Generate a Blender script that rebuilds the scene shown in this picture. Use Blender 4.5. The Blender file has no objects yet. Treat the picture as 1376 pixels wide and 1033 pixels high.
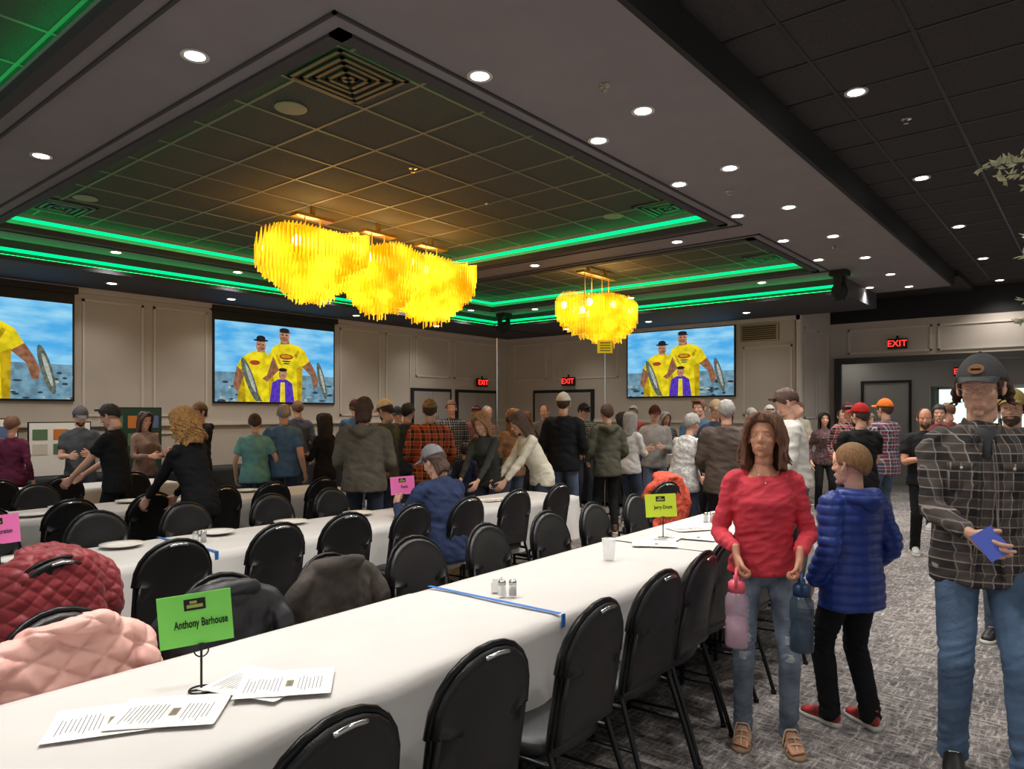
import bpy, bmesh, math, random
from mathutils import Vector, Matrix, noise
random.seed(11)
V=Vector
rad=math.radians
sc=bpy.context.scene
try:
    sc.view_settings.view_transform='Standard'
    sc.view_settings.exposure=0.0
except Exception: pass

# ------------------------------------------------------------ materials
def lin(c):
    return tuple((x/12.92 if x<=.04045 else ((x+.055)/1.055)**2.4) for x in [v/255 for v in c])
def nodes(name):
    m=bpy.data.materials.new(name); m.use_nodes=True
    nt=m.node_tree; b=nt.nodes['Principled BSDF']; return m,nt,b
def inp(b,k,v):
    if k in b.inputs: b.inputs[k].default_value=v
def pbr(name,c,rough=.6,metal=0,var=0.0,vs=6,bump=0,bs=60,emit=None,es=0,trans=0,alpha=1,spec=None,stretch=(1,1,1),sheen=0):
    m,nt,b=nodes(name); L=nt.links; c=lin(c)
    inp(b,'Base Color',(*c,1)); inp(b,'Roughness',rough); inp(b,'Metallic',metal)
    if spec is not None: inp(b,'Specular IOR Level',spec)
    if trans: inp(b,'Transmission Weight',trans)
    if alpha<1: inp(b,'Alpha',alpha)
    if sheen: inp(b,'Sheen Weight',sheen)
    if emit: inp(b,'Emission Color',(*lin(emit),1)); inp(b,'Emission Strength',es)
    if var or bump:
        tc=nt.nodes.new('ShaderNodeTexCoord'); mp=nt.nodes.new('ShaderNodeMapping'); mp.inputs['Scale'].default_value=stretch
        L.new(tc.outputs['Object'],mp.inputs['Vector'])
    if var:
        n=nt.nodes.new('ShaderNodeTexNoise'); n.inputs['Scale'].default_value=vs; n.inputs['Detail'].default_value=4
        L.new(mp.outputs[0],n.inputs['Vector'])
        r=nt.nodes.new('ShaderNodeValToRGB'); r.color_ramp.elements[0].position=.32; r.color_ramp.elements[1].position=.68
        r.color_ramp.elements[0].color=(*[x*(1-var) for x in c],1); r.color_ramp.elements[1].color=(*[min(1,x*(1+var)) for x in c],1)
        L.new(n.outputs['Fac'],r.inputs['Fac']); L.new(r.outputs['Color'],b.inputs['Base Color'])
    if bump:
        n2=nt.nodes.new('ShaderNodeTexNoise'); n2.inputs['Scale'].default_value=bs; n2.inputs['Detail'].default_value=3
        L.new(mp.outputs[0],n2.inputs['Vector'])
        bp=nt.nodes.new('ShaderNodeBump'); bp.inputs['Strength'].default_value=bump; bp.inputs['Distance'].default_value=.01
        L.new(n2.outputs['Fac'],bp.inputs['Height']); L.new(bp.outputs[0],b.inputs['Normal'])
    return m
def fabric(name,c,rough=.85,var=.18,vs=9): return pbr(name,c,rough,0,var,vs,.35,45,spec=.2)
def emis(name,c,s,var=0,vs=6):
    m=bpy.data.materials.new(name); m.use_nodes=True; nt=m.node_tree; nt.nodes.clear(); L=nt.links
    e=nt.nodes.new('ShaderNodeEmission'); o=nt.nodes.new('ShaderNodeOutputMaterial'); c=lin(c)
    e.inputs[0].default_value=(*c,1); e.inputs[1].default_value=s; L.new(e.outputs[0],o.inputs[0])
    if var:
        tc=nt.nodes.new('ShaderNodeTexCoord'); n=nt.nodes.new('ShaderNodeTexNoise'); n.inputs['Scale'].default_value=vs; n.inputs['Detail'].default_value=5; L.new(tc.outputs['Object'],n.inputs['Vector'])
        r=nt.nodes.new('ShaderNodeValToRGB'); r.color_ramp.elements[0].position=.36; r.color_ramp.elements[1].position=.62
        r.color_ramp.elements[0].color=(*[x*(1-var) for x in c],1); r.color_ramp.elements[1].color=(*[min(1,x*(1+var*.4)) for x in c],1)
        L.new(n.outputs['Fac'],r.inputs[0]); L.new(r.outputs[0],e.inputs[0])
    return m
def plaid(name,base,c1,c2,p=.075,th=.95):
    m,nt,b=nodes(name); L=nt.links; inp(b,'Roughness',.85); inp(b,'Specular IOR Level',.2)
    tc=nt.nodes.new('ShaderNodeTexCoord'); sp=nt.nodes.new('ShaderNodeSeparateXYZ'); L.new(tc.outputs['Object'],sp.inputs[0])
    def M(op,a,bv=None,clamp=False):
        n=nt.nodes.new('ShaderNodeMath'); n.operation=op; n.use_clamp=clamp
        for i,x in enumerate([a,bv]):
            if x is None: continue
            if isinstance(x,(int,float)): n.inputs[i].default_value=x
            else: L.new(x,n.inputs[i])
        return n.outputs[0]
    u=M('ADD',sp.outputs[0],M('MULTIPLY',sp.outputs[1],.7)); w=sp.outputs[2]
    def stripe(co,per,th,ph=0):
        s=M('SINE',M('ADD',M('MULTIPLY',co,2*math.pi/per),ph)); return M('MULTIPLY',M('SUBTRACT',s,th),12,True)
    a=M('MULTIPLY',M('ADD',stripe(u,p,.0),stripe(w,p,.0)),.5)
    t=M('MULTIPLY',M('MAXIMUM',stripe(u,p,th,1.6),stripe(w,p,th,1.6)),1.6,True)
    t2=M('MULTIPLY',M('MAXIMUM',stripe(u,p,th+.015,-1.6),stripe(w,p,th+.015,-1.6)),1.4,True)
    def mix(f,x,y):
        n=nt.nodes.new('ShaderNodeMixRGB'); L.new(f,n.inputs[0])
        for i,q in ((1,x),(2,y)):
            if isinstance(q,tuple): n.inputs[i].default_value=(*lin(q),1)
            else: L.new(q,n.inputs[i])
        return n.outputs[0]
    c=mix(a,base,c1); c=mix(t,c,c2); c=mix(t2,c,c2); L.new(c,b.inputs['Base Color'])
    n2=nt.nodes.new('ShaderNodeTexNoise'); n2.inputs['Scale'].default_value=30
    L.new(tc.outputs['Object'],n2.inputs['Vector'])
    bp=nt.nodes.new('ShaderNodeBump'); bp.inputs['Strength'].default_value=.3; bp.inputs['Distance'].default_value=.01
    L.new(n2.outputs['Fac'],bp.inputs['Height']); L.new(bp.outputs[0],b.inputs['Normal'])
    return m

# ------------------------------------------------------------ mesh builder
def catmull(P,n=4):
    if len(P)<3: return P
    out=[]
    for i in range(len(P)-1):
        p0=P[max(i-1,0)];p1=P[i];p2=P[i+1];p3=P[min(i+2,len(P)-1)]
        for k in range(n):
            t=k/n
            out.append(.5*((2*p1)+(p2-p0)*t+(2*p0-5*p1+4*p2-p3)*t*t+(3*p1-p0-3*p2+p3)*t*t*t))
    out.append(P[-1]); return out
class MB:
    def __init__(s): s.v=[];s.f=[];s.m=[]
    def add(s,vs,fs,mi=0,M=None):
        o=len(s.v)
        s.v+= [tuple(M@V(v)) if M is not None else tuple(v) for v in vs]
        s.f+= [tuple(i+o for i in f) for f in fs]; s.m+=[mi]*len(fs)
    def box(s,c,sz,mi=0,M=None):
        x,y,z=c;a,b,h=[q/2 for q in sz]
        vs=[(x-a,y-b,z-h),(x+a,y-b,z-h),(x+a,y+b,z-h),(x-a,y+b,z-h),(x-a,y-b,z+h),(x+a,y-b,z+h),(x+a,y+b,z+h),(x-a,y+b,z+h)]
        s.add(vs,[(0,3,2,1),(4,5,6,7),(0,1,5,4),(1,2,6,5),(2,3,7,6),(3,0,4,7)],mi,M)
    def bx(s,x0,x1,y0,y1,z0,z1,mi=0,M=None): s.box(((x0+x1)/2,(y0+y1)/2,(z0+z1)/2),(x1-x0,y1-y0,z1-z0),mi,M)
    def rings(s,R,mi=0,caps=True,M=None):
        n=len(R[0]); vs=[p for r in R for p in r]; fs=[]
        for i in range(len(R)-1):
            for j in range(n):
                k=(j+1)%n; fs.append((i*n+j,i*n+k,(i+1)*n+k,(i+1)*n+j))
        if caps:
            fs.append(tuple(range(n-1,-1,-1))); fs.append(tuple(range((len(R)-1)*n,len(R)*n)))
        s.add(vs,fs,mi,M)
    def tube(s,P,r,seg=10,mi=0,sub=3,up=None,rnd=True,M=None):
        P=[V(p) for p in P]; n=len(P)
        if not isinstance(r,(list,tuple)): r=[r]*n
        R=[V((q[0],q[1],0)) if isinstance(q,(list,tuple)) else V((q,q,0)) for q in r]
        if sub>1 and n>2: P=catmull(P,sub); R=catmull(R,sub)
        n=len(P); T=[]
        for i in range(n):
            t=P[min(i+1,n-1)]-P[max(i-1,0)]
            if t.length<1e-9: t=V((0,0,1))
            T.append(t.normalized())
        if up is None:
            u=V((0,0,1)) if abs(T[0].z)<.9 else V((0,1,0)); fixed=False
        else: u=V(up); fixed=True
        if rnd:
            e0=(R[0].x+R[0].y)/2; e1=(R[-1].x+R[-1].y)/2
            P=[P[0]-T[0]*e0*.55,P[0]-T[0]*e0*.3]+P+[P[-1]+T[-1]*e1*.3,P[-1]+T[-1]*e1*.55]
            R=[R[0]*.35,R[0]*.8]+R+[R[-1]*.8,R[-1]*.35]; T=[T[0]]*2+T+[T[-1]]*2
        out=[]
        for p,q,t in zip(P,R,T):
            b=u-t*u.dot(t)
            if b.length<1e-6: b=t.orthogonal()
            b.normalize(); 
            if not fixed: u=b
            a=t.cross(b)
            out.append([p+a*(abs(q.x)*math.cos(2*math.pi*j/seg))+b*(abs(q.y)*math.sin(2*math.pi*j/seg)) for j in range(seg)])
        s.rings(out,mi,True,M)
    def ell(s,c,r,M=None,nu=16,nv=10,mi=0):
        c=V(c); R=[]
        for i in range(1,nv):
            ph=math.pi*i/nv
            R.append([c+V((r[0]*math.sin(ph)*math.cos(2*math.pi*j/nu),r[1]*math.sin(ph)*math.sin(2*math.pi*j/nu),-r[2]*math.cos(ph))) for j in range(nu)])
        n=nu; vs=[p for q in R for p in q]; fs=[]
        for i in range(len(R)-1):
            for j in range(n):
                k=(j+1)%n; fs.append((i*n+j,i*n+k,(i+1)*n+k,(i+1)*n+j))
        vs+= [c-V((0,0,r[2])),c+V((0,0,r[2]))]; a=len(vs)-2
        for j in range(n):
            k=(j+1)%n; fs.append((a,k,j)); fs.append((a+1,(len(R)-1)*n+j,(len(R)-1)*n+k))
        s.add(vs,fs,mi,M)
    def lathe(s,prof,c=(0,0,0),seg=20,mi=0,M=None):
        c=V(c)
        s.rings([[c+V((r*math.cos(2*math.pi*j/seg),r*math.sin(2*math.pi*j/seg),z)) for j in range(seg)] for r,z in prof],mi,True,M)
    def mesh(s,name,mats=(),smooth=False):
        me=bpy.data.meshes.new(name); me.from_pydata(s.v,[],s.f)
        for m in mats: me.materials.append(m)
        me.polygons.foreach_set('material_index',s.m)
        me.polygons.foreach_set('use_smooth',[smooth]*len(s.f)); me.update(); return me
    def obj(s,name,mats=(),smooth=False,parent=None,loc=None,rot=None,recalc=True):
        me=s.mesh(name,mats,smooth)
        if recalc:
            bm=bmesh.new(); bm.from_mesh(me); bmesh.ops.recalc_face_normals(bm,faces=bm.faces); bm.to_mesh(me); bm.free()
        return put(name,me,parent,loc,rot)
def put(name,me,parent=None,loc=None,rot=None,scale=None,mat=None):
    ob=bpy.data.objects.new(name,me); sc.collection.objects.link(ob)
    if parent: ob.parent=parent
    if loc is not None: ob.location=loc
    if rot is not None: ob.rotation_euler=rot
    if scale is not None: ob.scale=scale
    if mat is not None: ob.material_slots[0].link='OBJECT'; ob.material_slots[0].material=mat
    return ob
def empty(name,loc=(0,0,0),rot=0,scale=1):
    e=bpy.data.objects.new(name,None); sc.collection.objects.link(e); e.empty_display_size=.1
    e.location=loc; e.rotation_euler=(0,0,rot); e.scale=(scale,)*3; return e
def remesh(mb,vox,sm=2,name='body',mats=()):
    me=mb.mesh('tmp'); ob=bpy.data.objects.new('tmp',me); sc.collection.objects.link(ob)
    md=ob.modifiers.new('r','REMESH'); md.mode='VOXEL'; md.voxel_size=vox
    if sm:
        s2=ob.modifiers.new('s','SMOOTH'); s2.factor=.5; s2.iterations=sm
    dg=bpy.context.evaluated_depsgraph_get(); m2=bpy.data.meshes.new_from_object(ob.evaluated_get(dg))
    bpy.data.objects.remove(ob); bpy.data.meshes.remove(me)
    m2.name=name; m2.materials.clear()
    for m in mats: m2.materials.append(m)
    n=len(m2.polygons); m2.polygons.foreach_set('use_smooth',[True]*n); m2.polygons.foreach_set('material_index',[0]*n); m2.update()
    return m2
def displace(me,fn):
    ns=[v.normal.copy() for v in me.vertices]
    for v,n in zip(me.vertices,ns): v.co+=fn(v.co,n)
    me.update()
def wrinkle(amp,f=(7,7,14)):
    def fn(co,n):
        p=V((co.x*f[0],co.y*f[1],co.z*f[2]+co.x*5)); a=noise.noise(p+V((3,1,7))); b=noise.noise(p*2.1)
        return n*amp*((1-abs(a)*3.2)*.7+b*.7)
    return fn
def join_mb(me,mb,mats):
    m2=mb.mesh('x'); bm=bmesh.new(); bm.from_mesh(me)
    nf=len(bm.faces); bm.from_mesh(m2); bm.faces.ensure_lookup_table()
    for i in range(nf,len(bm.faces)): bm.faces[i].smooth=True
    bm.to_mesh(me); bm.free(); me.materials.clear()
    for m in mats: me.materials.append(m)
    return me

# survey frame: photographer stands at the origin; axis of view 39.5 deg from the long side of the room
YAW=39.5
FW=V((math.cos(rad(YAW)),math.sin(rad(YAW)),0)); RT=V((FW.y,-FW.x,0))
def spot(d,k): return FW*d+RT*(k*d)

# ------------------------------------------------------------ palettes
M_wall=pbr('wall_paint',(184,174,163),.75,var=.04,vs=2)
M_trimw=pbr('wall_trim_paint',(200,190,180),.6)
M_soff=pbr('soffit_paint',(136,129,132),.8,var=.05,vs=3)
M_soffd=pbr('soffit_dark_paint',(60,58,61),.75)
M_blk=pbr('black_paint',(14,14,15),.7)
M_tile=pbr('acoustic_tile_black',(72,70,67),.9,var=.3,vs=90,bump=.5,bs=140)
M_bar=pbr('tbar_grid',(118,112,98),.5)
M_tbark=pbr('tbar_grid_black',(22,22,23),.5)
M_tileb=pbr('acoustic_tile_charcoal',(58,53,53),.9,var=.3,vs=90,bump=.5,bs=140)
M_green=emis('green_led',(0,235,135),1.6)
M_greenup=emis('green_led_uplight',(0,255,120),7.5)
M_can=emis('downlight_lens',(255,246,230),14)
M_cantrim=pbr('downlight_trim',(190,188,184),.4)
M_black=pbr('vinyl_black',(21,21,23),.40,bump=.15,bs=200)
M_metal=pbr('chair_frame_metal',(30,30,32),.3,.6)
M_chrome=pbr('chrome',(200,200,200),.2,1)
M_white=pbr('white_ceramic',(235,232,225),.3)
M_cloth=pbr('tablecloth_white',(200,197,194),.85,var=.03,vs=3,bump=.35,bs=7,spec=.2)
M_paper=pbr('paper',(238,236,232),.8)
M_ink=pbr('ink_black',(15,15,15),.8)
M_tape=pbr('blue_tape',(40,110,190),.6)
M_clothblk=pbr('tablecloth_black',(20,20,22),.85,var=.1)

# carpet
m,nt,b=nodes('carpet'); L=nt.links; inp(b,'Roughness',.95); inp(b,'Specular IOR Level',.1)
tc=nt.nodes.new('ShaderNodeTexCoord')
def nz(scale,st,det=5,rot=0):
    mp=nt.nodes.new('ShaderNodeMapping'); mp.inputs['Scale'].default_value=st; mp.inputs['Rotation'].default_value=(0,0,rot); L.new(tc.outputs['Object'],mp.inputs[0])
    n=nt.nodes.new('ShaderNodeTexNoise'); n.inputs['Scale'].default_value=scale; n.inputs['Detail'].default_value=det; n.inputs['Roughness'].default_value=.7; L.new(mp.outputs[0],n.inputs['Vector']); return n.outputs['Fac']
a=nz(9,(1,5,1)); c=nz(9,(5,1,1)); big=nz(1.6,(1,1,1),3); fine=nz(120,(1,1,1),2)
mx=nt.nodes.new('ShaderNodeMath'); mx.operation='MAXIMUM'; L.new(a,mx.inputs[0]); L.new(c,mx.inputs[1])
ad=nt.nodes.new('ShaderNodeMath'); ad.operation='MULTIPLY_ADD'; L.new(fine,ad.inputs[0]); ad.inputs[1].default_value=.22; L.new(mx.outputs[0],ad.inputs[2])
ad2=nt.nodes.new('ShaderNodeMath'); ad2.operation='MULTIPLY_ADD'; L.new(big,ad2.inputs[0]); ad2.inputs[1].default_value=.25; L.new(ad.outputs[0],ad2.inputs[2])
r=nt.nodes.new('ShaderNodeValToRGB'); e=r.color_ramp.elements
e[0].position=.64; e[0].color=(*lin((68,65,66)),1); e[1].position=.93; e[1].color=(*lin((198,190,184)),1)
q=r.color_ramp.elements.new(.77); q.color=(*lin((126,121,119)),1)
L.new(ad2.outputs[0],r.inputs[0]); L.new(r.outputs[0],b.inputs['Base Color']); M_carpet=m
bp=nt.nodes.new('ShaderNodeBump'); bp.inputs['Strength'].default_value=.5; bp.inputs['Distance'].default_value=.01; L.new(fine,bp.inputs['Height']); L.new(bp.outputs[0],b.inputs['Normal'])

# ------------------------------------------------------------ room shell
HS=3.7; HT=3.91; HR=3.95; HW=3.44
mb=MB(); mb.bx(-5,22,-8,11.65,-.1,0); mb.obj('floor',[M_carpet])
cl=MB()
S=[(-5,13.7,1.9,3.2),(-5,13.8,9.6,11.6),(1.6,2.4,3.2,9.6),(7.65,8.4,3.2,9.6),(11.0,13.8,3.2,9.6)]
for x0,x1,y0,y1 in S: cl.bx(x0,x1,y0,y1,HS,HT+.06,0)
cl.bx(-5,13.8,3.2,9.6,HT,HT+.05,3)
cl.bx(-5,13.8,10.2,11.6,HW,HS,1); cl.bx(11.8,13.8,3.05,10.2,HW,HS,1)
cl.bx(-5,13.72,1.86,1.9,HS-.001,HR,2)
cl.bx(-5,15.7,-8,1.88,HR,HR+.05,6); cl.bx(13.7,15.75,1.8,4.4,HR-.1,HR+.05,2)
trays=[(2.4,7.65,3.2,9.6),(8.4,11.0,3.2,9.6),(-5,1.6,3.2,9.6)]
def bars(x0,x1,y0,y1,z,mi,ox=0,oy=0,st=.61):
    x=x0+ox
    while x<x1: cl.bx(x-.012,x+.012,y0,y1,z-.006,z+.002,mi); x+=st
    y=y0+oy
    while y<y1: cl.bx(x0,x1,y-.012,y+.012,z-.0065,z+.001,mi); y+=st
for x0,x1,y0,y1 in trays:
    bars(x0,x1,y0,y1,HT,4,.46,.5)
    for (a0,a1,b0,b1) in ((x0,x1,y0,y0+.09),(x0,x1,y1-.09,y1),(x0,x0+.09,y0,y1),(x1-.09,x1,y0,y1)):
        cl.bx(a0,a1,b0,b1,HS-.02,HS+.05,1)
bars(-5,15.7,-8,1.86,HR,5,.2,.35)
for x0,x1,y0,y1 in trays:
    w=.12
    for (a0,a1,b0,b1) in ((x0-w,x1+w,y0-w,y0-w+.02),(x0-w,x1+w,y1+w-.02,y1+w),(x0-w,x0-w+.02,y0-w,y1+w),(x1+w-.02,x1+w,y0-w,y1+w)):
        cl.bx(a0,a1,b0,b1,HS-.015,HS+.01,1)
cl.bx(-5,13.8,10.12,10.2,HW,HW+.06,1); cl.bx(11.72,11.8,3.0,10.2,HW,HW+.06,1)
cl.obj('ceiling',[M_soff,M_soffd,M_blk,M_tile,M_bar,M_tbark,M_tileb])
g=MB()
for x0,x1,y0,y1 in trays:
    z0,z1=HS+.115,HS+.155; t=.012
    g.bx(x0,x1,y0,y0+t,z0,z1); g.bx(x0,x1,y1-t,y1,z0,z1); g.bx(x0,x0+t,y0,y1,z0,z1); g.bx(x1-t,x1,y0,y1,z0,z1)
    z0,z1=HS+.051,HS+.056; a_,b_=.02,.05
    g.bx(x0,x1,y0+a_,y0+b_,z0,z1,1); g.bx(x0,x1,y1-b_,y1-a_,z0,z1,1); g.bx(x0+a_,x0+b_,y0,y1,z0,z1,1); g.bx(x1-b_,x1-a_,y0,y1,z0,z1,1)
g.bx(-5,11.8,10.185,10.2,HW+.12,HW+.16); g.bx(11.785,11.8,3.05,10.2,HW+.12,HW+.16)
g.bx(-5,11.7,10.14,10.17,HW+.061,HW+.066,1); g.bx(11.74,11.77,3.05,10.15,HW+.061,HW+.066,1)
g.obj('green_led_cove_lighting',[M_green,M_greenup])

# walls
w=MB(); w.bx(-5,13.9,11.55,11.65,0,HW+.02); w.obj('wall_left',[M_wall])
w=MB(); w.bx(13.8,13.9,4.35,11.55,0,HW+.02); w.obj('wall_end',[M_wall])
w=MB(); w.bx(13.8,15.7,4.35,4.45,0,HR); w.obj('wall_alcove',[M_wall])
w=MB(); w.bx(15.7,15.8,4.15,4.4,0,HW); w.bx(15.7,15.8,.2,4.15,2.66,HW); w.bx(15.7,15.8,-8,.2,0,HW); w.bx(15.69,15.81,-8,4.4,HW,HR,1); w.obj('wall_back',[M_wall,M_blk])
def frame(mb,a0,a1,z0,z1,axis,pos,mi=0,t=.035):
    for (p0,p1,q0,q1) in ((a0,a1,z0,z0+t),(a0,a1,z1-t,z1),(a0,a0+t,z0,z1),(a1-t,a1,z0,z1)):
        if axis=='y': mb.bx(p0,p1,pos-.02,pos,q0,q1,mi)
        else: mb.bx(pos-.02,pos,p0,p1,q0,q1,mi)
t=MB()
for a,bq in ((-1,.9),(4.08,4.95),(5.1,5.98),(8.68,9.7),(9.85,10.55)): frame(t,a,bq,1.55,3.28,'y',11.55); frame(t,a,bq,.3,1.3,'y',11.55)
for a,bq in ((10.7,11.75),(11.9,13.5)): frame(t,a,bq,2.4,3.28,'y',11.55)
t.bx(-5,13.8,11.5,11.55,1.40,1.46)
t.bx(-5,13.8,11.49,11.55,HW-.08,HW)
t.obj('trim_left',[M_trimw])
t=MB()
for a,bq in ((10.3,11.3),(8.3,10.1)): frame(t,a,bq,2.4,3.28,'x',13.8)
frame(t,4.5,5.45,1.55,2.9,'x',13.8)
t.bx(13.75,13.8,4.35,11.55,HW-.08,HW); t.bx(13.76,13.8,4.35,11.5,1.40,1.46)
t.bx(13.75,13.84,4.33,4.42,0,HW)
for a0,a1 in ((14.0,14.7),(14.85,15.5)):
    for p0,p1,q0,q1 in ((a0,a1,1.5,1.53),(a0,a1,3.2,3.23),(a0,a0+.03,1.5,3.23),(a1-.03,a1,1.5,3.23)): t.bx(p0,p1,4.33,4.35,q0,q1)
t.obj('trim_end',[M_trimw])
t=MB(); frame(t,2.5,4.0,2.8,3.3,'x',15.7); frame(t,.9,2.4,2.8,3.3,'x',15.7)
t.bx(15.62,15.7,.1,4.25,2.6,2.72,1); t.bx(15.62,15.7,4.12,4.25,0,2.6,1); t.bx(15.62,15.7,.1,.25,0,2.6,1)
t.obj('trim_back',[M_trimw,pbr('door_casing_dark',(50,47,46),.5)])
bb=MB(); bb.bx(-5,13.8,11.53,11.55,0,.12); bb.obj('baseboard_left',[M_blk])
bb=MB(); bb.bx(13.78,13.8,4.35,11.53,0,.12); bb.obj('baseboard_end',[M_blk])
gr=MB(); gr.bx(13.76,13.8,4.75,5.5,3.0,3.33)
for i in range(7): gr.bx(13.74,13.77,4.8,5.45,3.03+i*.04,3.05+i*.04,1)
gr.obj('wall_vent_grille',[pbr('grille_metal',(120,112,100),.4,.5),M_blk])
M_door=pbr('door_paint',(150,142,135),.6)
def door(name,along,a0,a1,pos):
    d=MB()
    if along=='x':
        d.bx(a0-.07,a1+.07,pos-.05,pos-.002,0,2.15,1); d.bx(a0,(a0+a1)/2-.005,pos-.07,pos-.03,0,2.08); d.bx((a0+a1)/2+.005,a1,pos-.07,pos-.03,0,2.08)
        d.bx(a0+.1,(a0+a1)/2-.1,pos-.12,pos-.07,1.0,1.05,2); d.bx((a0+a1)/2+.1,a1-.1,pos-.12,pos-.07,1.0,1.05,2)
    else:
        d.bx(pos-.05,pos-.002,a0-.07,a1+.07,0,2.15,1); d.bx(pos-.07,pos-.03,a0,(a0+a1)/2-.005,0,2.08); d.bx(pos-.07,pos-.03,(a0+a1)/2+.005,a1,0,2.08)
        d.bx(pos-.12,pos-.07,a0+.1,(a0+a1)/2-.1,1.0,1.05,2); d.bx(pos-.12,pos-.07,(a0+a1)/2+.1,a1-.1,1.0,1.05,2)
    d.obj(name,[M_door,M_blk,M_chrome])
door('door_1','x',10.6,11.7,11.55); door('door_2','x',12.0,13.3,11.55); door('door_3','y',9.0,10.6,13.8)
M_lob=pbr('lobby_wall_paint',(150,146,142),.8)
lb=MB(); lb.bx(21,21.1,-3,6,0,2.9); lb.bx(15.8,21,5.9,6,0,2.9); lb.bx(15.8,21,-3.1,-3,0,2.9)
lb.bx(15.8,21.1,-3.1,6,2.9,3.0,1); lb.bx(18.2,18.35,2.95,6,0,2.9); lb.bx(18.2,18.35,-3,1.2,0,2.9); lb.bx(18.2,18.35,1.2,2.95,2.2,2.9)
lb.bx(18.15,18.2,3.3,3.35,.1,2.3,2); lb.bx(18.15,18.2,4.3,4.35,.1,2.3,2); lb.bx(18.15,18.2,3.3,4.35,2.3,2.35,2)
lb.obj('wall_lobby',[M_lob,pbr('lobby_ceiling',(95,92,90),.8),M_blk])
lt=MB(); 
for xx,yy in ((16.6,1),(16.6,3.2),(17.6,4.6),(19.5,2),(19.5,.5)): lt.bx(xx-.3,xx+.3,yy-.3,yy+.3,2.87,2.9)
lt.obj('lobby_ceiling_light',[emis('lobby_panel',(255,250,240),4)])
wd=MB(); wd.bx(20.93,20.98,.6,3.2,.1,2.2,0)
for yy in (.6,1.25,1.9,2.55,3.2): wd.bx(20.88,20.96,yy-.03,yy+.03,0,2.25,1)
wd.bx(20.88,20.96,.6,3.2,2.2,2.27,1); wd.obj('window_1',[emis('daylit_glass',(215,245,232),1.5),M_chrome])

M_redem=emis('exit_red',(255,35,30),5)
def text(body,size,parent,loc,rotz=0,mat=None,name='lettering',rx=90,align='CENTER',ext=.0005):
    cu=bpy.data.curves.new(name,'FONT'); cu.body=body; cu.size=size; cu.align_x=align; cu.align_y='CENTER'; cu.extrude=ext
    ob=bpy.data.objects.new(name,cu); sc.collection.objects.link(ob); ob.parent=parent; ob.location=loc; ob.rotation_euler=(rad(rx),0,rotz)
    if mat: cu.materials.append(mat)
    return ob
def exit_sign(x,y,z,rot):
    e=empty('exit_sign',(x,y,z),rot); m_=MB(); m_.bx(-.17,.17,-.03,.03,-.1,.1,0); m_.bx(-.15,.15,-.034,-.03,-.085,.085,1); m_.bx(-.02,.02,-.01,.01,.1,.16,0)
    m_.obj('case',[M_blk,pbr('exit_face',(40,10,10),.5)],parent=e); text('EXIT',.17,e,(0,-.037,0),0,M_redem)
exit_sign(12.75,11.44,2.33,0); exit_sign(15.62,3.08,2.96,rad(-90)); exit_sign(18.15,2.3,2.5,rad(-90)); exit_sign(13.72,9.6,2.34,rad(-90))

# ------------------------------------------------------------ downlights
cans=[(x,2.98,HS) for x in (.55,1.93,3.3,4.66,6.02,7.38,8.8,10.2,11.6,13.0)]+[(x,2.45,HS) for x in (-.1,1.4,4.4,5.9,7.4,8.95,10.45,11.95,13.3)]
cans+=[(2.05,4.1,HS),(2.05,6.66,HS),(2.05,9.1,HS)]
cans+=[(8.03,y,HS) for y in (4.0,6.2,8.4)]+[(x,9.9,HS) for x in (2.2,3.9,5.6,7.3,9,10.7)]
cans+=[(11.4,y,HS) for y in (4.2,6.6,8.8)]
cans+=[(x,1.38,HR) for x in (.8,3.2,5.63,8.1,10.5,12.9,15.2)]+[(x,-1.0,HR) for x in (.8,3.2,5.63,8.1,10.5,12.9)]
cans+=[(x,10.8,HW) for x in (4.2,6,8.5,10.6)]+[(12.8,y,HW) for y in (5,7,9)]
cmb=MB(); 
for x,y,z in cans:
    cmb.lathe([(.058,0),(.08,0),(.083,-.006),(.08,-.012),(.058,-.008)],(x,y,z),20,0)
    cmb.lathe([(.001,-.004),(.057,-.004),(.057,-.009),(.001,-.009)],(x,y,z),20,1)
    l=bpy.data.lights.new('downlight_lamp','SPOT'); l.energy=114 if z!=HW else 46; l.color=(1,.955,.895); l.spot_size=rad(130); l.spot_blend=.95; l.shadow_soft_size=.1
    o=bpy.data.objects.new('downlight_lamp',l); sc.collection.objects.link(o); o.location=(x,y,z-.03)
cmb.obj('recessed_downlight',[M_cantrim,M_can])

M_vent=pbr('vent_metal',(98,94,88),.45,.4)
def diffuser(x,y,z):
    m_=MB()
    for i,h in enumerate((.29,.23,.17,.11,.05)):
        zz=z-.012-.004*(i%2)
        for a0,a1,b0,b1 in ((-h,h,-h,-h+.028),(-h,h,h-.028,h),(-h,-h+.028,-h,h),(h-.028,h,-h,h)): m_.bx(x+a0,x+a1,y+b0,y+b1,zz-.004,zz+.008)
    m_.bx(x-.3,x+.3,y-.3,y+.3,z-.009,z-.004,1); m_.obj('air_vent_diffuser',[M_vent,M_blk])
for p in ((3.08,4.0),(2.95,9.0),(7.3,3.75),(10.6,3.8)): diffuser(p[0],p[1],HT)
m_=MB(); 
for x,y in ((3.1,4.72),(3.0,8.4),(7.2,4.4)): m_.lathe([(.001,0),(.115,0),(.12,-.008),(.105,-.012),(.001,-.012)],(x,y,HT-.002),24)
m_.obj('ceiling_speaker',[pbr('speaker_white',(150,142,120),.6)])
m_=MB()
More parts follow.
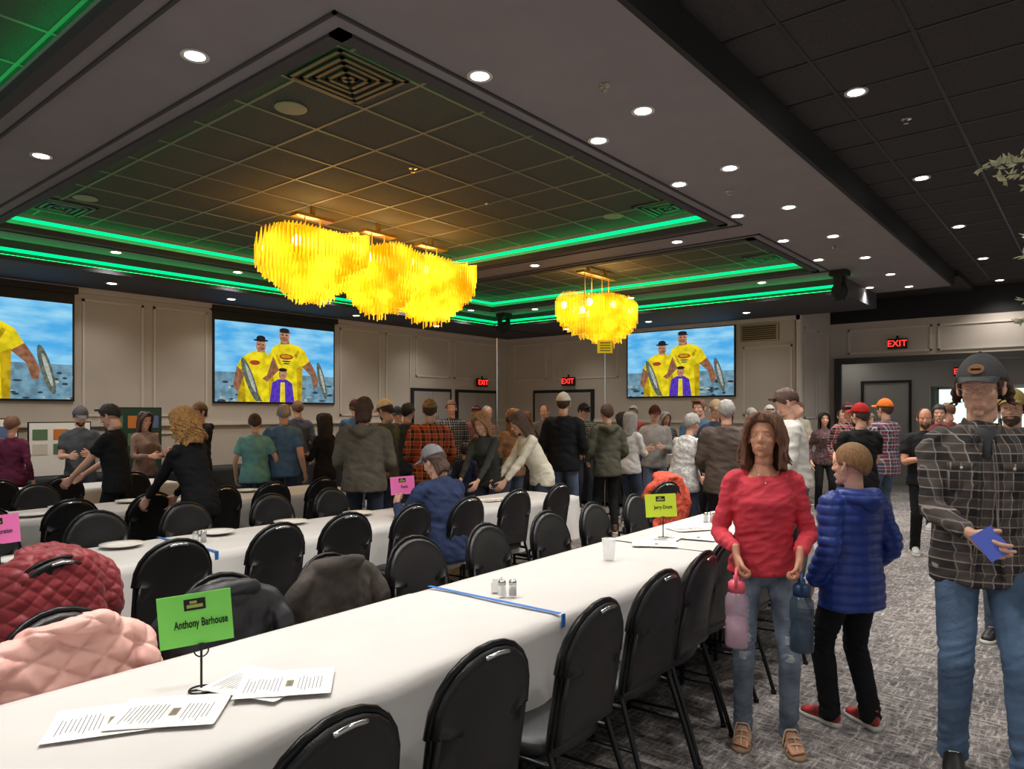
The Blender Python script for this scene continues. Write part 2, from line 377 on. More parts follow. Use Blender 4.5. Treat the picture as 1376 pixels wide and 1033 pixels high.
for x,y,z in ((3.9,2.45,HS),(6.5,2.7,HS),(4.6,5.0,HT),(5.9,5.2,HT),(6.4,1.2,HR),(9.5,2.6,HS)): m_.lathe([(.001,0),(.04,0),(.04,-.006),(.012,-.01),(.01,-.035),(.02,-.04),(.001,-.042)],(x,y,z-.001),12)
m_.obj('sprinkler_head',[M_chrome])

# ------------------------------------------------------------ projection screens
def cloudmat():
    m=bpy.data.materials.new('screen_sky'); m.use_nodes=True; nt=m.node_tree; nt.nodes.clear(); L=nt.links
    tc=nt.nodes.new('ShaderNodeTexCoord'); mp=nt.nodes.new('ShaderNodeMapping'); mp.inputs['Scale'].default_value=(.8,1,3); L.new(tc.outputs['Object'],mp.inputs[0])
    n=nt.nodes.new('ShaderNodeTexNoise'); n.inputs['Scale'].default_value=2; n.inputs['Detail'].default_value=5; L.new(mp.outputs[0],n.inputs['Vector'])
    r=nt.nodes.new('ShaderNodeValToRGB'); r.color_ramp.elements[0].position=.35; r.color_ramp.elements[0].color=(*lin((80,175,235)),1); r.color_ramp.elements[1].position=.7; r.color_ramp.elements[1].color=(*lin((165,225,250)),1)
    L.new(n.outputs['Fac'],r.inputs[0]); e=nt.nodes.new('ShaderNodeEmission'); e.inputs[1].default_value=.95; L.new(r.outputs[0],e.inputs[0]); o=nt.nodes.new('ShaderNodeOutputMaterial'); L.new(e.outputs[0],o.inputs[0]); return m
SM=[cloudmat(),emis('scr_water',(120,160,180),.85,.35,9),emis('scr_yellow',(238,216,35),.93,.3,7),emis('scr_skin',(160,110,82),.8,.35,14),emis('scr_dark',(52,48,48),.6,.5,20),emis('scr_purple',(90,60,190),.9,.35,14),emis('scr_fish',(110,118,105),.8,.45,18),emis('scr_red',(190,80,50),.8,.3,20),emis('scr_fishlight',(185,192,180),.85,.3,20),emis('scr_yshade',(205,172,30),.82,.35,9),emis('scr_rock',(60,78,92),.7,.4,14),emis('scr_skinl',(196,142,112),.85,.3,16)]
M_case=pbr('screen_black_masking',(8,8,9),.6)
def screen(x,y,z,rot,shift=0):
    W,H=2.41,1.38; e=empty('projector_screen',(x,y,z),rot); m_=MB()
    m_.bx(-.03,W+.03,-.03,.0,-.03,H+.22,0); m_.bx(-.06,W+.06,-.1,.0,H+.15,H+.24,0)
    m_.obj('surround',[M_case],parent=e); s=MB(); lay=[0]
    def poly(P,mi):
        lay[0]+=1; yy=-.0315-.0003*lay[0]; s.add([(min(max(u,0),1)*W,yy,min(max(v,0),1)*H) for u,v in P],[tuple(range(len(P)))],mi)
    def oval(cu,cv,ru,rv,mi,a=0):
        ca,sa=math.cos(a),math.sin(a)
        poly([(cu+ru*math.cos(t)*ca-rv*math.sin(t)*sa,cv+(ru*math.cos(t)*sa+rv*math.sin(t)*ca)*1.75) for t in [2*math.pi*i/20 for i in range(20)]],mi)
    poly([(0,0),(1,0),(1,1),(0,1)],0); poly([(0,0),(1,0),(1,.36),(.6,.37),(.3,.365),(0,.37)],1)
    for i in range(60): oval(random.random(),random.random()**1.5*.28,.012+.025*random.random(),.005+.006*random.random(),random.choice([10,10,8,1]))
    q=shift
    poly([(.17+q,0),(.16+q,.45),(.2+q,.56),(.26+q,.62),(.32+q,.66),(.38+q,.66),(.43+q,.58),(.45+q,.5),(.44+q,0)],2)
    poly([(.17+q,0),(.165+q,.4),(.21+q,.42),(.23+q,0)],9)
    poly([(.16+q,.45),(.13+q,.2),(.17+q,.12),(.22+q,.35)],3); poly([(.32+q,.64),(.33+q,.70),(.38+q,.70),(.38+q,.64)],3)
    oval(.35+q,.72,.04,.05,11); oval(.355+q,.685,.026,.014,3); oval(.35+q,.79,.062,.009,4); oval(.35+q,.815,.037,.022,4); oval(.333+q,.735,.009,.004,4); oval(.368+q,.735,.009,.004,4)
    poly([(.42+q,0),(.40+q,.45),(.40+q,.56),(.45+q,.72),(.5+q,.765),(.54+q,.78),(.6+q,.78),(.66+q,.76),(.72+q,.7),(.77+q,.55),(.70+q,.45),(.70+q,0)],2)
    poly([(.66+q,0),(.65+q,.45),(.705+q,.5),(.70+q,0)],9); poly([(.42+q,0),(.41+q,.4),(.45+q,.45),(.46+q,0)],9); poly([(.5+q,.5),(.47+q,.62),(.49+q,.62),(.53+q,.48)],9); poly([(.63+q,.62),(.66+q,.7),(.68+q,.68),(.65+q,.58)],9)
    poly([(.77+q,.56),(.82+q,.42),(.845+q,.3),(.84+q,.2),(.805+q,.2),(.78+q,.36),(.70+q,.48)],3)
    poly([(.45+q,.6),(.40+q,.35),(.36+q,.3),(.4+q,.26),(.5+q,.42)],3); poly([(.51+q,.76),(.515+q,.84),(.58+q,.84),(.59+q,.77)],3)
    oval(.545+q,.87,.043,.057,11); oval(.545+q,.83,.03,.016,3); oval(.545+q,.945,.043,.018,4); oval(.55+q,.922,.05,.006,4); oval(.528+q,.885,.010,.0045,4); oval(.563+q,.885,.010,.0045,4); oval(.545+q,.84,.014,.003,7)
    oval(.56+q,.6,.06,.022,7); oval(.56+q,.605,.042,.012,9); oval(.56+q,.54,.04,.006,10); oval(.56+q,.51,.03,.005,10); oval(.3+q,.5,.042,.018,7)
    oval(.26+q,.28,.17,.035,6,-1.2); oval(.265+q,.3,.11,.014,8,-1.2); poly([(.3+q,.02),(.36+q,.0),(.33+q,.1)],6); oval(.88+q,.3,.15,.03,6,-1.3); oval(.885+q,.3,.1,.012,8,-1.3)
    poly([(.42+q,0),(.44+q,.25),(.49+q,.3),(.56+q,.3),(.61+q,.25),(.63+q,0)],5); oval(.53+q,.37,.036,.046,11); oval(.53+q,.425,.036,.014,4); oval(.53+q,.35,.012,.003,7)
    poly([(.505+q,0),(.51+q,.26),(.545+q,.26),(.55+q,0)],2)
    s.obj('projected_image',SM,parent=e,recalc=False)
screen(1.53,11.545,1.8,0,-.02); screen(6.1,11.545,1.8,0); screen(13.795,8.04,1.96,rad(-90))

# ------------------------------------------------------------ chandeliers
m,nt,b=nodes('golden_glass_rod'); L=nt.links
inp(b,'Base Color',(*lin((255,200,10)),1)); inp(b,'Roughness',.2); 
geo=nt.nodes.new('ShaderNodeTexCoord'); n=nt.nodes.new('ShaderNodeTexNoise'); n.inputs['Scale'].default_value=3.6; n.inputs['Detail'].default_value=2; L.new(geo.outputs['Object'],n.inputs['Vector'])
r=nt.nodes.new('ShaderNodeValToRGB'); r.color_ramp.elements[0].position=.3; r.color_ramp.elements[0].color=(*lin((232,150,0)),1); r.color_ramp.elements[1].position=.66; r.color_ramp.elements[1].color=(*lin((255,234,50)),1)
L.new(n.outputs['Fac'],r.inputs[0]); L.new(r.outputs[0],b.inputs['Emission Color'])
mp=nt.nodes.new('ShaderNodeMapRange'); mp.inputs[1].default_value=.35; mp.inputs[2].default_value=.7; mp.inputs[3].default_value=.5; mp.inputs[4].default_value=1.4; L.new(n.outputs['Fac'],mp.inputs[0]); L.new(mp.outputs[0],b.inputs['Emission Strength']); M_rod=m  # uneven glow put into the rods, standing in for bulb light through glass
M_brass=pbr('brass_plate',(190,150,70),.3,.8); M_bulb=emis('bulb',(255,235,150),10)
def chandelier(cx,cy,ztop,mods,R=.62,zc=HT,Lmax=.82):
    e=empty('rod_chandelier',(cx,cy,0)); m_=MB(); f=MB(); bl=MB()
    for (ox,oy,rr,dz,lf) in mods:
        zt=ztop+dz; st=.042; n=int(rr/st)+1; Lm=Lmax*lf
        for i in range(-n,n+1):
            for j in range(-n,n+1):
                x=i*st+(j%2)*st*.5; y=j*st; q=math.hypot(x,y*.95)/rr
                if q>1: continue
                a=math.atan2(y,x)
                Ln=.27+(Lm-.27)*(1-q**1.9)+.05*math.sin(5*a+ox); Ln=round(Ln/.075)*.075+random.uniform(-.015,.015)
                zz=zt+.05*math.sin(3*a+ox*3)*q-(.04 if q>.8 else 0)+.02*math.sin(9*x+5*y)
                m_.box((ox+x,oy+y,zz-Ln/2),(.009,.009,Ln))
        f.bx(ox-.24,ox+.24,oy-.07,oy+.07,zc-.14,zc-.105); f.tube([(ox-.1,oy,zc-.12),(ox-.1,oy,zt-.05)],.008,8,rnd=False); f.tube([(ox+.1,oy,zc-.12),(ox+.1,oy,zt-.05)],.008,8,rnd=False)
        f.tube([(ox,oy,zc),(ox,oy,zc-.12)],.03,10,rnd=False)
        for k in range(5): 
            a=k*1.257; f.tube([(ox,oy,zt+.0),(ox+.85*rr*math.cos(a),oy+.85*rr*math.sin(a),zt-.02)],.008,6,rnd=False)
            bl.ell((ox+.8*rr*math.cos(a),oy+.8*rr*math.sin(a),zt-.16),(.05,.05,.06),nu=10,nv=6)
        l=bpy.data.lights.new('chandelier_lamp','POINT'); l.energy=14; l.color=(1,.72,.28); l.shadow_soft_size=.25
        o=bpy.data.objects.new('chandelier_lamp',l); sc.collection.objects.link(o); o.parent=e; o.location=(ox,oy,zt+.12)
    m_.obj('glass_rods',[M_rod],parent=e,recalc=False); f.obj('frame',[M_brass],parent=e); bl.obj('bulbs',[M_bulb],True,parent=e)
chandelier(5.62,6.82,3.58,[(-.86,0,.62,0,1.0),(.08,0,.56,-.01,1.05),(.98,0,.58,-.02,1.05)],Lmax=.74)
chandelier(9.62,6.2,3.44,[(-.22,0,.5,0,.95),(.28,0,.5,-.02,1.05)],Lmax=.68)

# ------------------------------------------------------------ banquet chair
def chair_mesh():
    m_=MB()
    def outline(wb,wt,h,r=.16,n=12):
        P=[(-wb,0)]
        P+= [(-wb+(wb-wt)*t*0-.0,h*.0+t*(h-r*1.35)) for t in (.3,.6,1)]
        for i in range(n+1):
            a=math.pi-math.pi*i/n; P.append((wt*math.cos(a)*1.0,(h-r*1.35)+r*1.35*math.sin(a)**.85 if math.sin(a)>0 else h-r*1.35))
        P+= [(wb,(h-r*1.35)*t) for t in (1,.6,.3)]; P.append((wb,0)); 
        out=[]
        for p in P:
            if not out or (abs(p[0]-out[-1][0])+abs(p[1]-out[-1][1])>1e-4): out.append(p)
        return out
    O=outline(.185,.195,.47)
    tilt=.16
    def bk(x,z,y):
        return (x,-.2-(z)*tilt+y-.018*math.cos(x*7)+.018,.46+z)
    cx,cz=0,.22
    layers=[(.86,.022),(.95,.03),(1.0,.018),(1.0,-.018),(.95,-.03),(.86,-.022)]
    R=[]
    R.append([bk(cx+(x-cx)*.5,cz+(z-cz)*.5,.034) for x,z in O])
    for s_,y in layers: R.append([bk(cx+(x-cx)*s_,cz+(z-cz)*s_,y) for x,z in O])
    R.append([bk(cx+(x-cx)*.5,cz+(z-cz)*.5,-.03) for x,z in O])
    m_.rings(R,0)
    m_.tube([bk(x*1.03,cz+(z-cz)*1.03,-.004) for x,z in O],.011,8,1,sub=1)
    m_.tube([bk(-.045,.452,-.034),bk(0,.458,-.036),bk(.045,.452,-.034)],.007,8,2,sub=3)
    def sq(a,b_,n=28,p=3.4):
        return [(a*abs(math.cos(t))**(2/p)*(1 if math.cos(t)>0 else -1),b_*abs(math.sin(t))**(2/p)*(1 if math.sin(t)>0 else -1)) for t in [2*math.pi*i/n for i in range(n)]]
    prof=[(.55,.405),(.97,.405),(1.0,.42),(1.0,.44),(.96,.462),(.8,.472),(.4,.476)]
    m_.rings([[(x*s_,y*s_+.02,z) for x,y in sq(.215,.215)] for s_,z in prof],0)
    m_.tube([(-.2,-.18,.4),(-.2,.22,.4),(.2,.22,.4),(.2,-.18,.4)],.011,8,1,sub=1)
    for sx in (-1,1):
        m_.tube([bk(sx*.188,.1,-.005),bk(sx*.19,0,0),(sx*.192,-.2,.40),(sx*.2,-.27,.2),(sx*.205,-.33,0.012)],.0115,8,1,sub=3)
        m_.tube([(sx*.195,-.19,.40),(sx*.197,.19,.40),(sx*.2,.215,.38),(sx*.205,.235,.012)],.0115,8,1,sub=3)
        m_.tube([(sx*.2,-.255,.24),(sx*.202,.225,.22)],.007,6,1,sub=1)
        for yy in (-.33,.236): m_.lathe([(.001,0),(.015,0),(.015,.02),(.001,.02)],(sx*.205,yy,0),10,1)
    m_.tube([(-.2,.226,.24),(.2,.226,.24)],.007,6,1,sub=1)
    me=m_.mesh('banquet_chair',[M_black,M_metal,M_chrome],True)
    bm=bmesh.new(); bm.from_mesh(me); bmesh.ops.recalc_face_normals(bm,faces=bm.faces); bm.to_mesh(me); bm.free(); return me
CH=chair_mesh()
def chair(x,y,rot=0):
    return put('banquet_chair',CH,loc=(x,y,0),rot=(0,0,rad(rot)))
def near(xb,yb,r=0): chair(xb,yb+.27,r)
def far(xb,yb,r=0): chair(xb,yb-.27,180+r)
for x,y,r in ((.97,1.30,2),(1.56,1.36,-3),(2.14,1.37,2),(2.73,1.42,-2),(3.2,1.46,3),(3.72,1.54,-2),(4.3,1.5,0),(4.9,1.52,2)): near(x,y,r)
for x,y,r in ((.90,2.70,4),(1.48,2.78,-4),(2.05,2.80,5),(2.6,2.84,-3),(3.2,2.84,3),(3.85,2.88,-2),(4.45,2.9,2),(5.1,2.92,0)): far(x,y,r)
for x,y,r in ((.6,3.72,0),(1.2,3.70,3),(1.78,3.74,-2),(2.42,3.82,2),(3.0,3.86,-6),(3.55,3.86,2),(4.15,3.86,0),(4.82,3.9,-3),(5.45,3.92,2)): near(x,y,r)
for x,y,r in ((.7,5.26,0),(1.3,5.24,2),(1.92,5.24,-3),(2.55,5.24,2),(3.25,5.24,0),(3.85,5.24,4)): far(x,y,r)
for x,y,r in ((.9,6.1,0),(1.5,6.1,3),(2.1,6.1,-2),(2.7,6.12,0),(3.32,6.14,3),(3.85,6.14,-2),(4.42,6.16,2)): near(x,y,r)
for x,y,r in ((.9,7.6,0),(1.6,7.6,2),(2.3,7.6,0),(3.9,7.6,0)): far(x,y,r)
for x,y,r in ((1.6,8.4,0),(2.2,8.4,3),(2.8,8.4,0),(3.5,8.4,-3)): near(x,y,r)

# ------------------------------------------------------------ tables
def cloth(x0,x1,y0,y1,drop,e0,e1,seed,zt=.755,step=.045):
    m_=MB(); ux=[];x=x0-(drop if e0 else 0);X1=x1+(drop if e1 else 0)
    nx=max(2,int((X1-x)/step)); ux=[x+(X1-x)*i/nx for i in range(nx+1)]
    ny=int((y1-y0+2*drop)/step); vy=[y0-drop+(y1-y0+2*drop)*j/ny for j in range(ny+1)]
    vs=[]
    for u in ux:
        for v in vy:
            cu=min(max(u,x0),x1) if (e0 or e1) else u; cv=min(max(v,y0),y1)
            if not e0 and u<x0: cu=u
            ox,oy=u-cu,v-cv; ee=math.hypot(ox,oy)
            if ee<1e-6:
                z=zt+.004*noise.noise(V((u*4,v*4,seed)))+.002*math.exp(-((v-(y0+y1)/2)/.02)**2)+.002*math.exp(-((u-(x0+x1)/2)/.02)**2); vs.append((u,v,z)); continue
            dx,dy=ox/ee,oy/ee; al=(u if abs(oy)>=abs(ox) else v)
            rp=(.5+.5*math.sin(al*9+3*noise.noise(V((al*1.3,seed,0)))))*.085*(ee/drop)+.012+.03*ee
            zz=zt-min(ee*.985,.70)
            vs.append((cu+dx*rp,cv+dy*rp,max(zz,.03)))
    n=len(vy); fs=[(i*n+j,(i+1)*n+j,(i+1)*n+j+1,i*n+j+1) for i in range(nx) for j in range(n-1)]
    m_.add(vs,fs,0); return m_
def table(x0,x1,y0,y1,segs,drop=.42,mat=M_cloth,zt=.755,rot=0,oy=0):
    e=empty('banquet_table',(0,oy,0),rad(rot)); L_=(x1-x0)/segs; w=MB()
    for i in range(segs):
        a=x0+i*L_; bq=a+L_
        c_=cloth(a-(.03 if i else 0),bq,y0,y1,drop,i==0,i==segs-1,i+y0,zt+.003*(i%2)); c_.obj('tablecloth',[mat],True,parent=e)
        w.bx(a+.01,bq-.01,y0+.01,y1-.01,zt-.03,zt-.008)
        for xx in (a+.25,bq-.25):
            w.tube([(xx,y0+.12,zt-.03),(xx,y0+.12,0.01)],.014,8,1,rnd=False); w.tube([(xx,y1-.12,zt-.03),(xx,y1-.12,0.01)],.014,8,1,rnd=False); w.bx(xx-.012,xx+.012,y0+.1,y1-.1,.1,.125,1)
    w.obj('folding_table',[pbr('table_ply',(140,110,80),.6),M_metal],parent=e)
table(-1.3,6.0,1.76,2.52,4,rot=1.4,oy=-.075); table(-1.2,6.1,4.15,4.91,4); table(-.9,5.1,6.5,7.26,3); table(.5,4.2,8.8,9.5,2)
table(10.6,11.3,4.9,9.4,1,.7,M_clothblk); table(1,9.2,10.55,11.15,4,.7,M_clothblk)
table(7.1,7.7,6.8,8.4,1,.7,M_clothblk)

pm=MB(); pm.lathe([(.001,.004),(.07,.004),(.09,.012),(.125,.02),(.127,.024),(.09,.017),(.07,.009),(.001,.009)],seg=28)
PM=pm.mesh('dinner_plate',[M_white],True)
for x,y in ((.7,4.72),(1.34,4.72),(1.9,4.74),(2.52,4.74),(3.12,4.75),(3.75,4.74),(4.4,4.74),(1.2,7.05),(1.8,7.05),(2.35,7.05),(2.9,7.05),(3.5,7.05),(4.1,7.05),(2.0,6.72),(3.3,6.72),(1.4,9.2),(2.2,9.2),(3.0,9.2)): put('dinner_plate',PM,loc=(x,y,.76))
for (x,y0,y1,rr) in ((2.42,1.745,2.505,1.4),(2.2,4.15,4.91,0)):
    t=MB(); ym=(y0+y1)/2; h=(y1-y0)/2; t.bx(-.011,.011,-h-.003,h+.003,.7635,.7655); t.bx(-.011,.011,-h-.022,-h-.016,.71,.765); t.obj('blue_tape_strip',[M_tape],loc=(x,ym,0),rot=(0,0,rad(rr)))
M_glass2=pbr('shaker_glass',(235,238,238),.1,alpha=.4)
def shaker(x,y,dark):
    m_=MB(); m_.lathe([(.018,0),(.021,.004),(.019,.03),(.017,.052)],seg=8,mi=0); m_.lathe([(.014,.002),(.016,.004),(.015,.035),(.012,.038)],seg=8,mi=1); m_.lathe([(.0185,.052),(.0185,.064),(.014,.072),(.001,.074)],seg=14,mi=2)
    m_.obj('pepper_shaker' if dark else 'salt_shaker',[M_glass2,pbr('pepper',(110,98,88),.9) if dark else pbr('salt',(240,240,240),.9),M_chrome],True,loc=(x,y,.762))
for cx,cy in ((2.5,2.12),(2.28,4.55),(5.2,2.35)): shaker(cx,cy,False); shaker(cx+.035,cy-.035,True)
sp=MB(); sp.bx(-.035,.035,-.02,.02,0,.045); sp.bx(-.03,.03,-.015,.015,.04,.062,0); sp.obj('sweetener_packet_holder',[M_white],loc=(2.56,2.2,.762),rot=(0,0,.4))
c_=MB(); c_.rings([[(r*math.cos(t),r*math.sin(t),z) for t in [2*math.pi*i/24 for i in range(24)]] for r,z in ((.03,.0),(.03,.002),(.041,.115),(.043,.118),(.041,.118),(.0285,.006),(.001,.005))],0)
c_.obj('plastic_cup',[pbr('cup_plastic',(240,240,240),.15,alpha=.45)],True,loc=(3.52,2.18,.762))
PRT=[pbr('print_gray',(105,105,110),.8),pbr('print_olive',(130,120,85),.8)]
def paper(x,y,r,z=.765,lines=True,mat=None):
    m_=MB(); vs=[];fs=[];n=8
    for i in range(n+1):
        for j in range(n+1):
            u,v=(i/n-.5)*.216,(j/n-.5)*.28; vs.append((u,v,.004*((abs(u)/.108)**4)))
    for i in range(n):
        for j in range(n): a=i*(n+1)+j; fs.append((a,a+n+1,a+n+2,a+1))
    m_.add(vs,fs,0)
    if lines:
        for k in range(21):
            y0=.115-k*.011; 
            if 9<k<14: continue
            m_.box((random.uniform(-.012,.004),y0,.0009),(.13-.05*random.random(),.0022,.0004),1)
        m_.box((0.0,-.012,.0009),(.05,.022,.0004),2); m_.box((0.0,-.012,.0012),(.03,.01,.0004),1)
    m_.obj('printed_program_sheet',[mat or M_paper]+PRT,loc=(x,y,z),rot=(0,0,rad(r)))
paper(.80,2.08,60); paper(.93,2.0,48,.768); paper(1.2,2.0,20,.768); paper(1.25,1.93,50,.7705)
for x,y,r in ((4.1,2.2,30),(4.3,2.25,100),(4.5,2.1,10),(4.8,2.3,60),(4.7,4.5,20),(5.2,4.5,70)): paper(x,y,r)
def sign(x,y,col,txt,name='table_name_sign',z0=.76,h=.22):
    a=math.atan2(-y,-x)+math.pi/2; e=empty(name,(x,y,z0),a); m_=MB()
    m_.tube([(0,0,.005),(0,0,h-.075)],.0035,8,1,rnd=False)
    m_.tube([(.035*math.cos(t),.035*math.sin(t),.004) for t in [2*math.pi*i/20 for i in range(21)]],.003,6,1,sub=1); m_.tube([(-.035,0,.004),(.035,0,.004)],.003,6,1,sub=1)
    m_.tube([(.02*math.cos(t),-.004,h-.095+.02*math.sin(t)) for t in [2*math.pi*i/16 for i in range(17)]],.0022,6,1,sub=1)
    M4=Matrix.Rotation(rad(-4),4,'Y'); m_.box((0,.002,h),(.205,.003,.155),0,M4); m_.box((0,-.0005,h+.045),(.06,.001,.034),3,M4); m_.box((0,-.0012,h+.04),(.045,.001,.010),4,M4); m_.box((-.004,-.0012,h+.052),(.02,.001,.008),4,M4)
    m_.obj('card',[pbr('card_'+txt[:4],col,.7),M_blk,M_blk,M_ink,pbr('logo_fill',(150,160,80),.8)],parent=e)
    t=text(txt,.03,e,(0,-.001,h-.012),0,M_ink); t.rotation_euler=(rad(90),rad(-4),0); t.data.offset=.0005; t.scale=(min(1,.66*16/max(16,len(txt))+ (0.2 if len(txt)<12 else 0)),1.15,1)
sign(1.07,2.1,(125,215,90),'Anthony Barhouse'); sign(4.35,2.27,(200,222,50),'Jerry Drum'); sign(4.15,4.62,(245,120,190),'Frank')
sign(1.2,4.52,(245,120,190),'E Restoration')
def pole(x,y,z0,z1,card=True):
    m_=MB(); m_.tube([(0,0,z0),(0,0,z1)],.008,8,0,rnd=False); m_.lathe([(.001,0),(.12,0),(.11,.02),(.02,.03),(.001,.03)],(0,0,z0),16,0)
    if card: 
        M4=Matrix.Rotation(rad(YAW-90),4,'Z'); m_.box((0,-.012,z1-.02),(.24,.004,.2),1,M4)
        for k in range(4): m_.box((0,-.016,z1+.04-k*.04),(.16,.002,.012),2,M4)
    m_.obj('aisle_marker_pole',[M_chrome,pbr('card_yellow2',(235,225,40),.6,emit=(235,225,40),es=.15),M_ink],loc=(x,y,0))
p=spot(11.2,.13); pole(p.x,p.y,0,2.66); p2=spot(11.4,-.021); pole(p2.x,p2.y,0,2.8,False)

# ------------------------------------------------------------ coats on chairs
def coat(name,x,y,rot,mat,w=.46,zt=.95,amp=.006,q=52,vox=.0075,zb=.45,th=.075,seed=1,style='diamond'):
    m_=MB(); h=zt-zb; hw=w/2
    R=[]
    for z,ww,d in ((0,.98,1.25),(.15,1.0,1.3),(.4,1.0,1.2),(.65,1.0,1.05),(.82,.95,.95),(.93,.78,.8),(1.0,.5,.5)):
        ring=[]
        for i in range(28):
            a=2*math.pi*i/28; wv=1+.10*math.sin(5*a+seed*2+z*3)*(1-z*.5)
            ring.append((hw*ww*math.copysign(abs(math.cos(a))**.75,math.cos(a)),th*d*wv*math.copysign(abs(math.sin(a))**.8,math.sin(a)),zb+z*h))
        R.append(ring)
    m_.rings(R)
    for t in (-1,1):
        m_.tube([(t*hw*.62,.01,zb+h*.90),(t*hw*.98,.02,zb+h*.75),(t*(hw+.02),-.05*t+.02,zb+h*.45),(t*(hw+.0),.06*t,zb+h*.08)],[.03,.045,.042,.038],12,sub=4)
    m_.tube([(-.12,.03,zb+h*.93),(-.09,.07,zb+h*.98),(0,.08,zb+h*1.0),(.09,.07,zb+h*.98),(.12,.02,zb+h*.94),(.05,-.05,zb+h*.95),(-.05,-.05,zb+h*.95)],[.025,.03,.032,.03,.025,.02,.018],10,sub=4)
    me=remesh(m_,vox,2,'coat',[mat]); off=V((seed*3.1,seed,0))
    def fn(co,n):
        if style=='diamond':
            s=co.x+co.y*.8; a=abs(math.sin((s+co.z)*q)); b_=abs(math.sin((s-co.z)*q)); e_=amp*(min(a,b_)**.45-.6)
        elif style=='puff': 
            s=co.x*.7+co.y*.6; a=abs(math.sin((s+co.z*.9)*q)); b_=abs(math.sin((s-co.z*1.1)*q*.8)); e_=amp*(min(a,b_)**.5-.6)
        else: e_=0
        p_=co*9+off; r_=1-abs(noise.noise(p_))*3
        return n*(e_+.008*r_*.6+.012*noise.noise(co*5+off)+.005*noise.noise(co*25))
    displace(me,fn); put(name,me,loc=(x,y,0),rot=(0,0,rad(rot)))
coat('red_quilted_jacket',1.2,3.76,-4,pbr('red_quilt',(128,32,40),.5,var=.15,sheen=.2),w=.48,zt=.96,amp=.009,q=44,zb=.5,th=.085,seed=2,vox=.006)
coat('pink_puffer_jacket',.90,2.66,182,pbr('pink_puffer',(228,176,166),.55,var=.05),w=.44,zt=.91,amp=.018,q=36,zb=.5,th=.085,seed=3,style='puff',vox=.006)
coat('black_jacket',1.48,2.74,176,pbr('black_shell',(36,36,40),.5,var=.2),w=.44,zt=.91,style='plain',zb=.47,seed=5)
coat('gray_jacket',2.05,2.77,187,fabric('gray_knit',(70,64,60)),w=.45,zt=.92,style='plain',zb=.48,seed=8)
p=spot(7.0,.213); near(p.x,p.y-.1,-20); coat('orange_knit_coat',p.x+.0,p.y-.04,-20,pbr('orange_knit',(208,82,58),.8,var=.2,vs=60,bump=.6,bs=60),w=.42,zt=1.0,amp=.006,q=90,zb=.45,seed=4)

# ------------------------------------------------------------ people libraries
SK={'a':pbr('skin_light',(218,168,144),.5,var=.05,vs=18),'b':pbr('skin_tan',(204,146,118),.5,var=.07,vs=18)}
HC={k:pbr('hair_'+k,v,.55,var=.4,vs=34,stretch=(4,4,.5),bump=.8,bs=80) for k,v in {'brown':(76,52,38),'dark':(34,27,24),'blonde':(188,140,82),'dblonde':(152,112,72),'gray':(158,153,148),'auburn':(118,80,58),'black':(20,18,18)}.items()}
M_eye=pbr('eye_white',(235,230,225),.2); M_iris=pbr('iris',(50,38,30),.1); M_lip=pbr('lips',(180,98,90),.45)
def hand_mesh(curl,spread=1,tcurl=20):
    m_=MB(); m_.tube([(0,-.045,0),(0,0,0),(0,.03,-.002),(0,.065,-.002),(.001,.092,0)],[(.024,.019),(.026,.019),(.038,.017),(.043,.015),(.04,.011)],14,up=(0,0,1),sub=3)
    for i,(bx_,by,L_) in enumerate(((-.031,.088,.075),(-.0105,.093,.084),(.0105,.09,.077),(.0305,.082,.06))):
        p=V((bx_,by-.012,0)); d=V((bx_*.9*spread,1,0)).normalized(); P=[p.copy()]; p=p+d*.014; P.append(p.copy()); ang=0
        for f in (.45,.3,.25):
            ang+=curl*(1+.12*i)*(1 if f<.45 else .8); dd=V((d.x,d.y*math.cos(rad(ang)),-math.sin(rad(ang)))).normalized(); p=p+dd*L_*f; P.append(p.copy())
        m_.tube(P,[.0095,.0095,.0085,.008,.0068],9,sub=2)
    a=tcurl
    P=[V((-.018,.02,-.006)),V((-.038,.045,-.014))]; d=V((-.55,.8,-.25)).normalized(); P.append(P[-1]+d*.032)
    d2=V((-.55+a*.012,.8,-.3-a*.012)).normalized(); P.append(P[-1]+d2*.028)
    m_.tube(P,[.015,.0125,.0105,.008],9,sub=3)
    return remesh(m_,.0036,1,'hand',[SK['a']])
HAND={'relax':hand_mesh(22),'grip':hand_mesh(62,.4,40)}
def mirror(me):
    m2=me.copy()
    for v in m2.vertices: v.co.x=-v.co.x
    m2.flip_normals(); return m2
HANDL={k:mirror(v) for k,v in HAND.items()}
